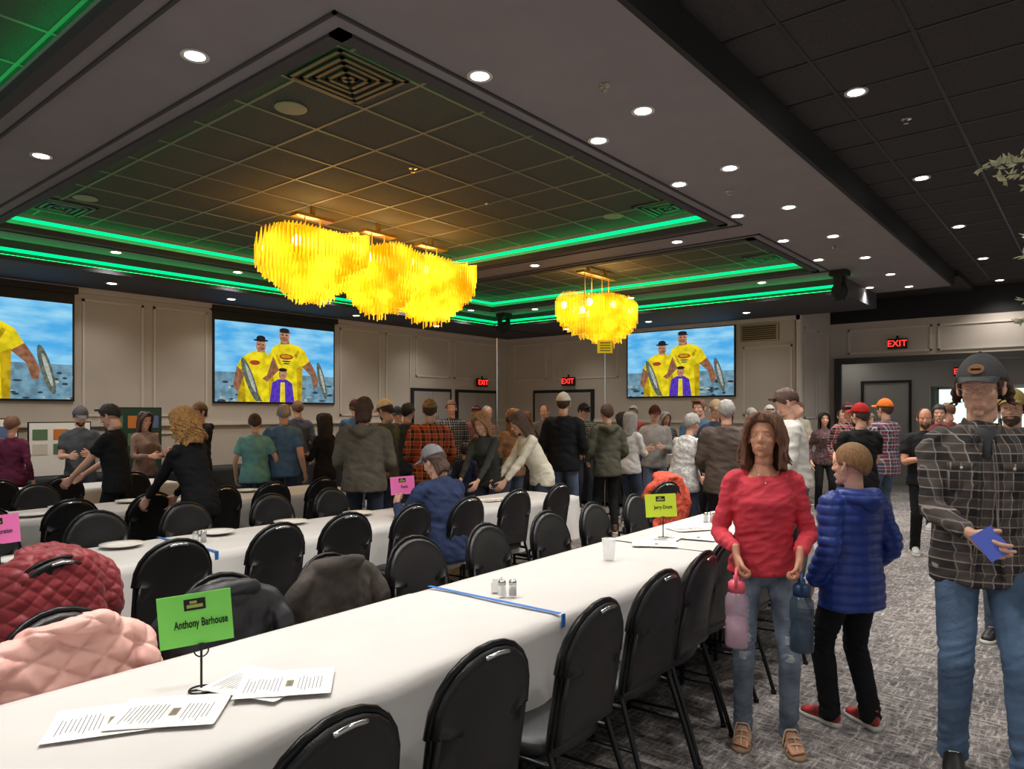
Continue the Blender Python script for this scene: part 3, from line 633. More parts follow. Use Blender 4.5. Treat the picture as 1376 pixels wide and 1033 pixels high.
def head_mesh(fem,brow,jaw=1.0):
    m_=MB(); E=m_.ell; fw=.96 if fem else 1
    E((0,-.014,.03),(.0745*fw,.093,.088),nu=24,nv=16); E((0,.014,-.018),(.062*fw,.066,.088),nu=24,nv=16); E((0,.024,-.068),((.041 if fem else .047)*jaw,.05,.042)); E((0,.062,-.098),(.018,.018,.015))
    for s_ in (-1,1):
        E((s_*.037,.051,-.024),(.021,.019,.020)); E((s_*.076*fw,-.006,-.008),(.009,.018,.031)); m_.tube([(s_*.080*fw,.008,-.03),(s_*.086*fw,-.012,-.01),(s_*.087*fw,-.014,.012),(s_*.08*fw,.004,.02)],.005,8)
        E((s_*.010,.087,-.031),(.0075,.009,.007)); E((s_*(.034 if fem else .039),.014,-.064),(.018,.032,.028))
    E((0,.062,.026),(.046*fw,.018,.012)); m_.tube([(0,.070,.016),(0,.084,-.008),(0,.097,-.027),(0,.086,-.036)],[.007,.008,.0105,.008],10)
    E((0,.070,-.063),(.026,.014,.018)); E((0,.05,-.06),(.034,.032,.03))
    m_.tube([(0,-.018,-.05),(0,-.026,-.13)],.046 if fem else .053,16)
    me=remesh(m_,.0040,6,'head',[SK['a']])
    for v in me.vertices:
        for s_ in (-1,1):
            d=math.hypot((v.co.x-s_*.031)/.017,(v.co.z-.003)/.011)
            if v.co.y>.03 and d<2.2: v.co.y-=.0045*math.exp(-d*d)
    x=MB()
    def surf(px,pz):
        best=0
        for v in me.vertices:
            if abs(v.co.x-px)<.005 and abs(v.co.z-pz)<.005 and v.co.y>best: best=v.co.y
        return best
    for s_ in (-1,1):
        ye=surf(s_*.031,.003)
        x.ell((s_*.031,ye-.0078,.003),(.0125,.0115,.0095),nu=14,nv=10,mi=1); x.ell((s_*.030,ye+.0022,.003),(.0048,.0024,.0048),nu=12,nv=8,mi=2)
        x.tube([(s_*.018,surf(s_*.018,.004)-.001,.003),(s_*.025,ye+.0022,.0102),(s_*.034,ye+.0018,.0106),(s_*.044,surf(s_*.044,.004)-.0008,.002)],[.0014,.0024,.0024,.0014],6,mi=0,sub=3)
        x.tube([(s_*.019,surf(s_*.019,.002)-.001,.001),(s_*.026,ye+.0008,-.0062),(s_*.035,ye+.0003,-.0062),(s_*.044,surf(s_*.044,.002)-.001,.001)],[.0012,.0018,.0018,.0012],6,mi=0,sub=3)
        x.tube([(s_*.019,ye+.0026,.0088),(s_*.030,ye+.0042,.0098),(s_*.043,surf(s_*.043,.005)+.0008,.0045)],.0008,5,mi=2,sub=3)
        x.tube([(s_*.014,surf(s_*.014,.022)-.0005,.0215),(s_*.03,surf(s_*.03,.026)-.0003,.026),(s_*.048,surf(s_*.048,.021)-.0008,.0205)],[(.0022,.0022),(.0026,.0026),(.0014,.0012)],6,mi=4,sub=4)
    yl=surf(0,-.062)
    x.tube([(-.023,surf(-.023,-.063)-.001,-.0635),(-.009,yl-.0003,-.0592),(0,yl,-.0605),(.009,yl-.0003,-.0592),(.023,surf(.023,-.063)-.001,-.0635)],[.001,.0031,.0031,.0031,.001],8,mi=3,sub=3)
    x.tube([(-.02,surf(-.02,-.066)-.001,-.0655),(0,surf(0,-.068)-.0003,-.0685),(.02,surf(.02,-.066)-.001,-.0655)],[.001,.0038,.001],8,mi=3,sub=3)
    return join_mb(me,x,[SK['a'],M_eye,M_iris,M_lip,brow])
HEAD={'m':head_mesh(False,HC['brown']),'f':head_mesh(True,HC['brown']),'k':head_mesh(True,HC['dblonde'],.95)}
def shell(m_,off,zf,zs,zb,nzv=.05,c=(0,-.012,.02),R=(.0765,.094,.098),n=36,k=12,mi=0,hi=0):
    rs=[]
    for i in range(k+2):
        ring=[]
        for j in range(n):
            th=2*math.pi*j/n; f=math.cos(th)
            zl=(zf*f*f+zs*(1-f*f)) if f>0 else (zb*f*f+zs*(1-f*f))
            if f>0: zl=zs+(zf-zs)*min(1,max(0,(f-.35)/.35))
            cm=max(-.95,min(.98,(zl-c[2])/(R[2]+off))); pm=math.acos(cm); ph=.02+(pm-.02)*min(i,k)/k
            o=off if i<=k else off*.0-.006
            q=1+nzv*noise.noise(V((math.sin(ph)*math.cos(th)*4,math.sin(ph)*math.sin(th)*4,math.cos(ph)*4+off*100)))
            ring.append((c[0]+(R[0]+o)*q*math.sin(ph)*math.sin(th),c[1]+(R[1]+o)*q*math.sin(ph)*math.cos(th),c[2]+(R[2]+o)*q*math.cos(ph)*(1+hi*math.cos(ph))))
        rs.append(ring)
    m_.rings(rs,mi)
def locks(m_,n,length,r0,wave,amax=2.35,zs=.06,seed=1,curl=0,spread=.02):
    rnd=random.Random(seed)
    for i in range(n):
        a=-amax+2*amax*(i+.5)/n+rnd.uniform(-.05,.05)
        sx,sy=math.sin(a),-math.cos(a); P=[];rr=[]
        L_=length*(1-.12*rnd.random()); K=9 if not curl else 22
        for t in range(K+1):
            u=t/K; zz=zs+.045-(u*(L_+zs)); 
            if u<.12: rx,ry=.05+u*.25,.062+u*.3
            else: rx,ry=.082+spread*u,.097+spread*u
            w=wave*u; x=sx*rx+w*math.sin(u*9+i*.35); y=-.012+sy*ry+w*math.cos(u*8+i*.45)
            if curl: x+=curl*math.cos(u*28+i); y+=curl*math.sin(u*28+i)
            P.append((x,y,zz+(.02 if u<.12 else 0))); rr.append(r0*(.7+.5*math.sin(math.pi*min(1,u*1.2+.1)))*(1-.5*u))
        m_.tube(P,rr,6,sub=1)
def curtain(m_,amax,zt,zb,s0,s1,th=.03,wav=.006):
    # a continuous sheet of hair wrapping the back and sides of the head
    R=[];n=30;K=16
    for k in range(K+1):
        u=k/K; z=zt+(zb-zt)*u; sp=s0+(s1-s0)*math.sin(math.pi*.5*u)-.012*max(0,u-.8)*5; am=amax*(1-.06*u)
        o=[];ii=[]
        for j in range(n+1):
            a=-am+2*am*j/n; wv=wav*math.sin(u*10+a*2.2)*u+.004*noise.noise(V((a*4,u*3,2)))
            zz=z-.02*u*noise.noise(V((a*3,5,1)))*2
            rx,ry=.080+sp+wv,.096+sp*.8+wv; e_=.75+.25*min(1,(1-abs(a/am))*5)
            o.append((math.sin(a)*rx,-.012-math.cos(a)*ry,zz)); ii.append((math.sin(a)*(rx-th*e_),-.012-math.cos(a)*(ry-th*e_),zz))
        R.append(o+ii[::-1])
    m_.rings(R)
def bangs(m_,ln=.12,r=.013):
    for s_ in (-1,1):
        for k in range(3):
            o=k*.008
            m_.tube([(.008,.045-o*2,.122),(s_*(.034),.083-o,.098-o),(s_*(.070),.066-o*2,.048),(s_*(.087),.034-o*2,-.01),(s_*(.090+o*.3),.022-o*2,-ln*.5),(s_*(.088+o),.026-o*2,-ln)],[r*.9,r,r,r,r*.9,r*.5],8,sub=3)
def hair_mesh(style):
    m_=MB(); fuse=0; st=.004
    if style=='buzz': shell(m_,.007,.062,-.0,-.05,.0)
    elif style=='short': shell(m_,.011,.066,.0,-.06,.12)
    elif style=='crop':
        shell(m_,.010,.062,-.005,-.055,.08); 
        for i in range(9): m_.tube([(-.05+i*.0125,.05,.085),(-.05+i*.0125,.085,.094),(-.048+i*.0125,.092,.105)],[.012,.011,.006],6)
    elif style=='bald': shell(m_,.007,.15,.0,-.055,.03)
    elif style=='undercap': shell(m_,.008,.05,-.02,-.07,.08)
    elif style=='long': shell(m_,.012,.07,-.01,-.05,.06); curtain(m_,1.8,.06,-.27,.004,.012); locks(m_,16,.30,.014,.008,1.7,.05,3,spread=.01); bangs(m_,.2); fuse=.0065
    elif style=='mid': shell(m_,.014,.075,.0,-.05,.1); curtain(m_,1.85,.06,-.15,.006,.02); locks(m_,16,.18,.014,.010,1.75,.06,3,spread=.025); bangs(m_,.14); fuse=.0065
    elif style=='wavy': shell(m_,.020,.078,.0,-.05,.08); curtain(m_,1.85,.07,-.165,.012,.042,.04,.010); locks(m_,22,.185,.013,.012,1.8,.06,3,spread=.05); bangs(m_,.15,.013); fuse=.0045; st=.006
    elif style=='mullet': shell(m_,.013,.072,.0,-.06,.12); curtain(m_,1.35,.05,-.12,.004,.006); fuse=.0065
    elif style=='curly': shell(m_,.016,.07,-.01,-.05,.12); curtain(m_,1.6,.05,-.2,.004,.03); locks(m_,44,.22,.012,.016,1.85,.06,3,curl=.012,spread=.04)
    elif style=='bun': shell(m_,.008,.066,.0,-.055,.05); m_.ell((0,-.1,.085),(.038,.035,.034))
    elif style=='capcurl': shell(m_,.006,.05,-.03,-.08,.1); locks(m_,30,.13,.012,.008,1.5,-.01,3,curl=.006,spread=.03); fuse=.0045
    if fuse:
        me=remesh(m_,fuse,2,'hair_'+style,[HC['brown']])
        def fn(co,n):
            a=math.atan2(co.x,-co.y-.012); return n*(st*noise.noise(V((a*13,co.z*7,3)))+st*.7*noise.noise(V((a*34,co.z*9,8))))
        displace(me,fn); return me
    return m_.mesh('hair_'+style,[HC['brown']],True)
HAIR={k:hair_mesh(k) for k in ('buzz','short','crop','bald','undercap','long','mid','wavy','mullet','curly','bun','capcurl')}
def cap_mesh():
    m_=MB(); shell(m_,.014,.050,.035,.03,.0,n=36,hi=.08)
    vs=[];n=14
    for k,ex in enumerate((-.004,.03,.058,.08)):
        for i in range(n+1):
            a=rad(-58+116*i/n); f=max(.0,math.cos(a*1.5))**.6
            dz=-.10*ex-.03*(abs(math.sin(a))**2)*(.35+k*.22)
            vs.append((.089*math.sin(a)*(1-.05*k),-.012+.106*math.cos(a)+ex*f,.058+dz))
    fs=[(r_*(n+1)+i,r_*(n+1)+i+1,(r_+1)*(n+1)+i+1,(r_+1)*(n+1)+i) for r_ in range(3) for i in range(n)]
    m_.add(vs,fs); m_.add([(x,y,z-.005) for x,y,z in vs],[f[::-1] for f in fs]); 
    m_.tube([(vs[3*(n+1)+i][0],vs[3*(n+1)+i][1],vs[3*(n+1)+i][2]-.0025) for i in range(n+1)],.003,6,sub=1); m_.ell((0,-.012,.143),(.007,.007,.005),nu=8,nv=5)
    return m_.mesh('cap',[M_blk],True)
CAP=cap_mesh()
bm_=MB(); bm_.ell((0,.028,-.068),(.053,.058,.048)); bm_.ell((0,.060,-.098),(.026,.024,.026)); BEARD=remesh(bm_,.006,2,'beard',[HC['brown']])
for v in BEARD.vertices:
    if v.co.z>-.05: v.co.y-=.006
M_sole=pbr('rubber_sole',(205,203,198),.6)
def shoe_mesh():
    m_=MB(); m_.tube([(0,-.065,.05),(0,-.02,.056),(0,.05,.05),(0,.115,.038),(0,.165,.031)],[(.032,.042),(.037,.05),(.04,.044),(.043,.032),(.036,.024)],14,0,up=(0,0,1)); m_.tube([(0,-.035,.05),(0,-.03,.115)],[.04,.042],12,0)
    out=[(.0,-.1),(.03,-.085),(.036,-.03),(.036,.04),(.046,.11),(.04,.165),(.02,.195),(-.0,.2),(-.02,.195),(-.04,.165),(-.046,.11),(-.036,.04),(-.036,-.03),(-.03,-.085)]
    m_.rings([[(x*1.04,y,z) for x,y in out] for z in (0,.026)],1); 
    for k in range(4): m_.tube([(-.018,.05+.02*k,.092-.013*k),(.018,.055+.02*k,.092-.013*k)],.003,6,1)
    return m_.mesh('shoe',[M_blk,M_sole],True)
SHOE=shoe_mesh()
def ik(a,c,l1,l2,pole):
    v=c-a; L_=max(.05,min(v.length,(l1+l2)*.998)); v.normalize(); c=a+v*L_; x=(L_*L_+l1*l1-l2*l2)/(2*L_); h=math.sqrt(max(0,l1*l1-x*x)); p=pole-v*pole.dot(v)
    p.normalize(); return a+v*x+p*h,c
def sstep(a,b_,x): t=min(1,max(0,(x-a)/(b_-a))); return t*t*(3-2*t)
def basis(loc,y,z):
    y=y.normalized(); x=y.cross(z).normalized(); z=x.cross(y); M=Matrix((x,y,z)).transposed().to_4x4(); M.translation=loc; return M
TM=[(.82,.182,.128,0),(.9,.180,.128,0),(1.0,.163,.12,0),(1.1,.156,.116,.005),(1.22,.165,.120,.01),(1.32,.172,.118,.005),(1.39,.158,.100,0),(1.43,.125,.084,-.006),(1.455,.085,.072,-.010),(1.475,.064,.066,-.014)]
TF=[(.82,.172,.12,0),(.9,.176,.125,-.004),(1.0,.156,.114,0),(1.09,.136,.102,.004),(1.2,.144,.112,.012),(1.28,.152,.128,.022),(1.37,.145,.098,.006),(1.42,.105,.076,-.006),(1.465,.055,.056,-.012)]
def human(name,x,y,face,H=1.75,fem=False,w=1.0,belly=0,lean=0,twist=0,side=0,hR=None,hL=None,feet=None,pel=None,head=(0,0),hair=('short','brown'),cap=None,top=None,bot=None,shoe=None,sleeve='long',hood=False,skin='a',vox=.018,hem=.84,loose=.006,grip='relax',gripL=None,hs=1,beard=False,fn=None,amp=.008,sit=False,dirR=None,dirL=None,legw=1,scoop=False):
    root=empty(name,(x,y,0),rad(face-90),H/1.75); pl=V(pel) if pel else V((0,0,.95)); delta=pl-V((0,0,.95)); P0=V((0,0,.95))
    def B(p):
        p=V(p); t=sstep(.86,1.15,p.z); q=p-P0; q=Matrix.Rotation(rad(-lean)*t,3,'X')@q; q=Matrix.Rotation(rad(side)*t,3,'Y')@q; q=Matrix.Rotation(rad(twist)*t,3,'Z')@q; return q+P0+delta
    shx=.168 if not fem else .148
    J={}
    m_=MB(); rs=[]
    tor=(TF if fem else TM)
    if scoop: tor=TF[:7]+[(1.40,.128,.088,0),(1.415,.11,.078,-.002)]
    for z,rx,ry,yo in tor:
        if z<hem-.05: continue
        bz=belly*math.exp(-((z-1.05)/.14)**2)
        rs.append([B(((rx*w+loose+bz*.4)*math.cos(a),yo+bz*.6+(ry*w+loose+bz*.6)*math.sin(a),z if z>.83 else hem-.02)) for a in [2*math.pi*i/22 for i in range(22)]])
    m_.rings(rs)
    arms=MB()
    for s_,h,dr,k in ((1,hR,dirR,'R'),(-1,hL,dirL,'L')):
        if h is None: h=(.23*s_*w,.05,.885); wloc=V(h)+delta*(1)
        else: wloc=V(h)
        sh=B((s_*shx*w,-.005,1.385)); si=B((s_*.09*w,-.005,1.385)); e,wr=ik(sh,wloc,.285,.255,V((s_*.4,-.85,-.3)))
        J['w'+k]=wr; J['e'+k]=e; J['s'+k]=sh
        lo=loose*.8; f=.88 if fem else 1.0*min(w,1.1)
        if sleeve=='long': m_.tube([si,sh,(sh+e)/2,e,(e+wr)/2,wr-(wr-e)*.06],[.050*f+lo,.054*f+lo,.048*f+lo,.042*f+lo,.037*f+lo,.029*f+lo*.8],12,sub=4)
        else:
            mid=sh.lerp(e,.62); m_.tube([si,sh,sh.lerp(e,.35),mid],[.050*f+lo,.054*f+lo,.053*f+lo+.006,.052*f+lo+.008],12,sub=4)
            arms.tube([sh,(sh+e)/2,e,(e*.6+wr*.4),wr],[.048*f,.043*f,.037*f,.035*f,.025*f],12,sub=4)
        fd=(V(dr).normalized() if dr else (wr-e).normalized()); inward=V((-s_,0.0,0)) if abs(fd.x)<.8 else V((0,0,-1))
        M4=basis(wr+fd*.02,fd,-inward)
        hm=HAND[grip] if s_>0 else HANDL[gripL or grip]
        ho=put('hand_right' if s_>0 else 'hand_left',hm,root,mat=SK[skin]); ho.matrix_local=M4
    if hood: m_.tube([B((.085,.03,1.445)),B((.11,-.05,1.44)),B((.06,-.12,1.43)),B((0,-.14,1.41)),B((-.06,-.12,1.43)),B((-.11,-.05,1.44)),B((-.085,.03,1.445))],[.025,.04,.05,.06,.05,.04,.025],12,sub=3)
    elif not scoop: m_.tube([B((.060*math.cos(a),-.012+.058*math.sin(a),1.462)) for a in [2*math.pi*i/12 for i in range(13)]],.012,8,sub=1)
    me=remesh(m_,vox,2,'shirt',[top]); displace(me,fn or wrinkle(amp)); J['shirt']=put('top_garment',me,root)
    if arms.v: put('arms',arms.mesh('arms',[SK[skin]],True),root)
    pf=.9 if fem else .95
    p=MB(); p.ell(delta+V((0,-.005,.92)),(.158*w*pf,.112*w*pf,.10)); p.ell(delta+V((0,-.045,.89)),(.14*w,.072,.085)); p.rings([[delta+V((.148*w*pf*math.cos(a),.104*w*pf*math.sin(a),z)) for a in [2*math.pi*i/20 for i in range(20)]] for z in (.92,1.0)])
    ft=feet or ((.105,-.02,.085),(-.105,.03,.085))
    for s_,an in ((1,ft[0]),(-1,ft[1])):
        an=V(an[:3]); hp=V((s_*.084*w,0,.92))+delta; kn,an=ik(hp,an,.435,.425,V((s_*.12,1,0.15 if sit else 0)))
        lw=legw
        p.tube([hp+V((0,0,.03)),hp.lerp(kn,.45),kn,kn.lerp(an,.35),kn.lerp(an,.8),an+V((0,0,-.03))],[.082*w,.080*lw,.065*lw,.063*lw,.056*lw,.058*lw],14,sub=4)
        J['a'+('R' if s_>0 else 'L')]=an; J['k'+('R' if s_>0 else 'L')]=kn
        if shoe is not None:
            so=put('shoe_right' if s_>0 else 'shoe_left',SHOE,root,mat=shoe); so.location=(an.x,an.y+.02,an.z-.085); so.rotation_euler=(0,0,rad(-9*s_))
    me=remesh(p,vox,2,'trousers',[bot])
    def lf(co,n):
        k=.35+1.0*math.exp(-((co.z-.50)/.10)**2)+1.2*math.exp(-((co.z-.14)/.09)**2)+.4*math.exp(-((co.z-.84)/.07)**2)
        p_=V((co.x*6,co.y*6,co.z*30+co.x*14)); return n*amp*.62*k*((1-abs(noise.noise(p_))*3)*.8+.5*noise.noise(co*24))
    displace(me,lf); J['pants']=put('trousers',me,root)
    hc=B((0,.012,1.622)); HM=Matrix.Translation(hc)@Matrix.Rotation(rad(twist*.6+head[0]),4,'Z')@Matrix.Rotation(rad(-lean*.55-head[1]),4,'X')@Matrix.Scale(hs*1.03,4)
    nk=MB()
    if scoop: nk.tube([B((0,.0,1.35)),B((0,-.002,1.395)),B((0,-.006,1.43)),B((0,-.008,1.48)),HM@V((0,-.02,-.06))],[(.10,.062),(.112,.070),(.075,.058),(.046,.048),(.043,.043)],16,sub=3,up=(0,1,0))
    else: nk.tube([B((0,-.012,1.40)),B((0,-.008,1.48)),HM@V((0,-.02,-.06))],[.056*(.86 if fem else 1),.05*(.86 if fem else 1),.046*(.86 if fem else 1)],14,sub=3)
    put('neck',nk.mesh('neck',[SK[skin]],True),root)
    kind='k' if hs>1.03 else ('f' if fem else 'm')
    h_=put('head',HEAD[kind],root,mat=SK[skin]); h_.matrix_local=HM
    if hair: o=put('hair',HAIR[hair[0]],root,mat=HC[hair[1]]); o.matrix_local=HM
    if beard: o=put('beard',BEARD,root,mat=HC[hair[1]]); o.matrix_local=HM
    if cap is not None: o=put('cap',CAP,root,mat=cap); o.matrix_local=HM
    J['root']=root; J['HM']=HM; J['B']=B; return J

F=fabric
jeans=pbr('denim',(80,94,114),.85,var=.3,vs=8,bump=.3,bs=80); jeansd=pbr('denim_dark',(46,56,74),.85,var=.25,vs=8); blackc=F('black_cotton',(26,26,28))
sh_d=pbr('shoe_dark',(28,26,26),.5); sh_w=pbr('shoe_white',(190,188,185),.5); sh_b=pbr('shoe_brown',(90,60,42),.5)

def P(d,k,f): q=spot(d,k); return q.x,q.y,YAW+f
hold=dict(hR=(.12,.3,1.12),hL=(-.12,.3,1.14)); 
crowd=[
 ('standing_woman',P(8.55,-.70,10),dict(H=1.57,fem=True,top=F('burgundy',(90,34,58)),bot=blackc,hair=('short','auburn'),shoe=sh_d)),
 ('standing_man',P(9.0,-.604,-150),dict(H=1.68,top=F('tee_charcoal',(78,82,88)),bot=jeansd,sleeve='short',hair=('short','dark'),beard=True,cap=F('cap_gray',(90,90,92)),shoe=sh_d,head=(10,25),**hold)),
 ('waiter',P(7.3,-.552,95),dict(H=1.70,top=F('waiter_black',(28,28,32)),bot=blackc,hair=('crop','dark'),shoe=sh_d,lean=6,head=(0,18),hR=(.16,.40,1.0),hL=(-.12,.40,.98),sleeve='short')),
 ('standing_woman',P(9.6,-.514,-120),dict(H=1.62,fem=True,top=F('taupe',(130,105,95)),bot=jeansd,hair=('long','brown'),shoe=sh_d,head=(0,10),**hold)),
 ('waitress',P(5.72,-.436,70),dict(H=1.66,fem=True,top=F('server_black',(27,27,30)),bot=blackc,hair=('curly','blonde'),shoe=sh_d,lean=16,head=(0,15),hR=(.2,.48,.93),hL=(-.1,.48,.95),vox=.012)),
 ('standing_man',P(9.6,-.437,150),dict(H=1.74,top=F('black_hoodie',(30,30,33)),bot=blackc,cap=F('cap_tan',(120,95,70)),hair=('undercap','brown'),shoe=sh_d,hood=True,**hold)),
 ('standing_woman',P(8.8,-.36,20),dict(H=1.6,fem=True,w=1.12,top=F('teal_tee',(110,165,165)),bot=jeansd,sleeve='short',hair=('bun','brown'),shoe=sh_w,hR=(.25,.2,1.0),hL=(-.24,.1,.9))),
 ('standing_man',P(9.0,-.32,-10),dict(H=1.72,w=1.15,belly=.05,top=F('blue_tee',(82,112,145)),bot=jeansd,sleeve='short',hair=('bald','gray'),shoe=sh_w,head=(30,0))),
 ('standing_woman',P(9.2,-.262,60),dict(H=1.6,fem=True,top=F('black_top2',(30,29,31)),bot=blackc,hair=('long','dark'),shoe=sh_d,**hold)),
 ('standing_man',P(7.1,-.207,0),dict(H=1.76,w=1.15,top=F('hoodie_taupe',(104,97,86)),bot=jeansd,hair=('mullet','brown'),hood=True,shoe=sh_b,loose=.018,hR=(.2,.25,1.02),hL=(-.2,.25,1.02),vox=.013)),
 ('standing_man',P(8.6,-.177,60),dict(H=1.76,top=F('olive_jacket',(96,94,68)),bot=jeansd,cap=F('cap_cream',(210,200,180)),hair=('undercap','brown'),shoe=sh_b,head=(0,20),loose=.012,beard=True,**hold)),
 ('standing_man',P(9.6,-.146,-20),dict(H=1.74,top=F('charcoal_coat',(52,58,70)),bot=jeansd,hair=('short','black'),shoe=sh_d,loose=.015,**hold)),
 ('standing_man',P(8.5,-.115,5),dict(H=1.76,w=1.1,top=plaid('red_plaid',(185,68,55),(60,35,38),(210,150,70),.09),bot=jeans,cap=F('cap_camo',(130,110,80),var=.5,vs=40),hair=('undercap','brown'),shoe=sh_b,loose=.012,hR=(.22,.22,1.0),hL=(-.22,.22,1.0),hem=.8)),
 ('standing_man',P(11.4,-.035,-150),dict(H=1.72,top=plaid('gray_plaid',(120,100,90),(90,60,50),(190,180,160)),bot=jeans,hair=('bald','gray'),shoe=sh_d,head=(0,15),**hold)),
 ('standing_woman',P(8.1,-.03,150),dict(H=1.64,fem=True,lean=18,top=F('dark_vest',(60,62,58)),bot=jeansd,hair=('mid','dblonde'),shoe=sh_d,hR=(.12,.46,.94),hL=(-.12,.46,.94),head=(0,15),vox=.013)),
 ('standing_woman',P(9.4,.002,30),dict(H=1.66,fem=True,top=F('tan_sweater',(160,120,90)),bot=jeans,hair=('long','dblonde'),shoe=sh_w,**hold)),
 ('standing_woman',P(8.1,.042,110),dict(H=1.68,fem=True,lean=26,top=pbr('cream_jacket',(218,212,192),.7,var=.1),bot=jeansd,hair=('long','brown'),shoe=sh_w,hR=(.1,.52,.9),hL=(-.14,.52,.88),head=(0,15),loose=.016,vox=.013)),
 ('standing_man',P(9.3,.072,-15),dict(H=1.86,w=1.08,top=F('black_jacket_m',(27,28,32)),bot=jeans,cap=F('cap_white',(205,195,180)),hair=('undercap','brown'),shoe=sh_w,loose=.018,hR=(.2,.2,1.0),hL=(-.2,.2,1.0),hem=.82)),
 ('standing_man',P(9.5,.133,10),dict(H=1.72,top=F('olive_hoodie',(88,86,72)),bot=blackc,hair=('short','brown'),hood=True,shoe=sh_b,loose=.02,hR=(.21,.2,.98),hL=(-.21,.2,.98),hem=.8)),
 ('standing_woman',P(10.0,.165,-40),dict(H=1.62,fem=True,top=F('gray_cardigan',(200,196,192)),bot=jeansd,hair=('long','gray'),shoe=sh_w,**hold)),
 ('standing_woman',P(7.7,.238,-55),dict(H=1.62,fem=True,w=1.18,lean=14,top=F('gray_stripe',(186,184,182),var=.3,vs=40),bot=jeansd,hair=('short','gray'),shoe=sh_w,hR=(.12,.42,.95),hL=(-.12,.45,.95),vox=.013,loose=.015)),
 ('standing_man',P(7.4,.300,-10),dict(H=1.74,w=1.18,top=F('brown_jacket',(84,73,66)),bot=F('trouser_blk',(36,34,36)),hair=('short','gray'),shoe=sh_d,loose=.02,hR=(.2,.25,1.0),hL=(-.2,.25,1.0),hem=.8,vox=.013)),
 ('standing_man',P(6.45,.396,75),dict(H=1.83,w=1.05,top=pbr('white_shirt',(215,211,203),.8,var=.05),bot=jeans,hair=('crop','brown'),shoe=sh_b,head=(0,32),lean=5,hR=(.1,.3,1.14),hL=(-.1,.3,1.14),vox=.011,loose=.012,hem=.88,grip='grip')),
 ('standing_man',P(7.7,.487,5),dict(H=1.7,w=1.12,top=F('black_tee_m',(26,26,27)),bot=jeansd,sleeve='short',cap=F('cap_red',(160,30,30)),hair=('undercap','brown'),beard=True,shoe=sh_d,vox=.013,head=(20,0),**hold)),
 ('standing_man',P(9.4,.522,25),dict(H=1.78,w=1.12,top=plaid('wine_plaid',(120,60,70),(60,70,90),(205,195,195),.09),bot=jeans,cap=F('cap_orange',(215,110,40)),hair=('undercap','brown'),shoe=sh_d,loose=.012,hem=.8,**hold)),
 ('standing_woman',P(11.6,.437,170),dict(H=1.62,fem=True,top=F('print_top',(90,70,70),var=.6,vs=30),bot=blackc,hair=('long','dark'),shoe=sh_d)),
 ('standing_man',P(12.4,.462,180),dict(H=1.66,top=F('dark_top5',(40,40,46)),bot=jeans,hair=('bald','brown'),shoe=sh_d)),
 ('standing_man',P(8.1,.578,165),dict(H=1.66,w=1.1,top=F('black_top6',(30,29,33)),bot=blackc,sleeve='short',hair=('bald','brown'),beard=True,shoe=sh_w,head=(-15,5),skin='b',hR=(.14,.3,1.15),hL=(-.26,.1,.9))),
 ('standing_man',P(9.8,.598,150),dict(H=1.72,top=F('wine_hoodie',(110,40,55)),bot=jeansd,hair=('short','dark'),shoe=sh_w)),
 ('standing_man',P(5.0,.700,140),dict(H=1.76,top=F('olive_coat2',(105,100,72)),bot=jeans,cap=F('cap_yellow',(165,145,85)),hair=('undercap','brown'),shoe=sh_d,beard=True,vox=.014,loose=.015)),
]
RECT=[(10.6,11.3,4.9,9.4),(1,9.2,10.55,11.15),(7.1,7.7,6.8,8.4),(-1.3,6.1,1.7,2.6),(-1.2,6.1,4.15,4.91),(-.9,5.1,6.5,7.26),(.5,4.2,8.8,9.5)]
taken=[(x,y) for _,(x,y,f),_ in crowd]+[(p.x,p.y),(p2.x,p2.y)]
cols=[(70,70,80),(120,70,60),(80,95,70),(150,145,140),(42,48,64),(105,100,95),(160,70,70),(70,95,120),(46,46,48),(180,170,150)]
fill=[(11.6,-.16,160),(12.5,-.11,0),(11,-.085,170),(12.6,-.05,200),(11.6,.02,150),(12.8,.045,180),(12.3,.10,200),(11.0,.155,30),(12.6,.17,180),(10.6,.2,170),(12.4,.215,180),(10.0,.262,160),(9.6,.285,200),(11.6,.30,180),(10.4,.335,20),(11.8,.36,180),(9.2,.355,60),(12.6,.40,190),(10.6,.47,180),(13.2,.5,180),(12,-.3,20),(11.8,-.22,10),(13.4,.02,180),(10.6,.61,30)]
def free(x,y):
    if x>13.3 and y>4.2: return False
    if y>10.3 or x>15.3: return False
    for a0,a1,b0,b1 in RECT:
        if a0-.42<x<a1+.42 and b0-.42<y<b1+.42: return False
    return all(math.hypot(x-a_,y-b_)>.62 for a_,b_ in taken)
for i,(d,k,f) in enumerate(fill):
    fem=i%3==1; col=cols[(i*7)%10]; ok=False
    for st in range(60):
        dd=d+((st+1)//2)*.1*(-1 if st%2 else 1); q=spot(dd,k)
        if free(q.x,q.y): ok=True; break
    if not ok: continue
    taken.append((q.x,q.y))
    crowd.append(('standing_woman' if fem else 'standing_man',P(dd,k,f),dict(H=random.uniform(1.58,1.66) if fem else random.uniform(1.68,1.82),fem=fem,w=random.uniform(1,1.14),top=(plaid('fill_plaid%d'%i,col,(30,30,34),(190,185,180)) if i%4==2 else F('fill_top%d'%i,col)),bot=random.choice([jeans,jeansd,blackc]),hair=(random.choice(['long','mid']) if fem else random.choice(['short','crop','undercap','bald']),random.choice(['brown','dark','dblonde','gray','auburn'])),cap=(F('fill_cap%d'%i,random.choice([(40,40,45),(150,130,100),(70,30,30),(190,185,175)])) if (i%3==0) else None),shoe=random.choice([sh_d,sh_w,sh_b]),head=(random.uniform(-25,25),random.uniform(0,20)),vox=.022,**(hold if i%2 else {}))))
for nme,(x,y,f),kw in crowd: human(nme,x,y,f,**kw)

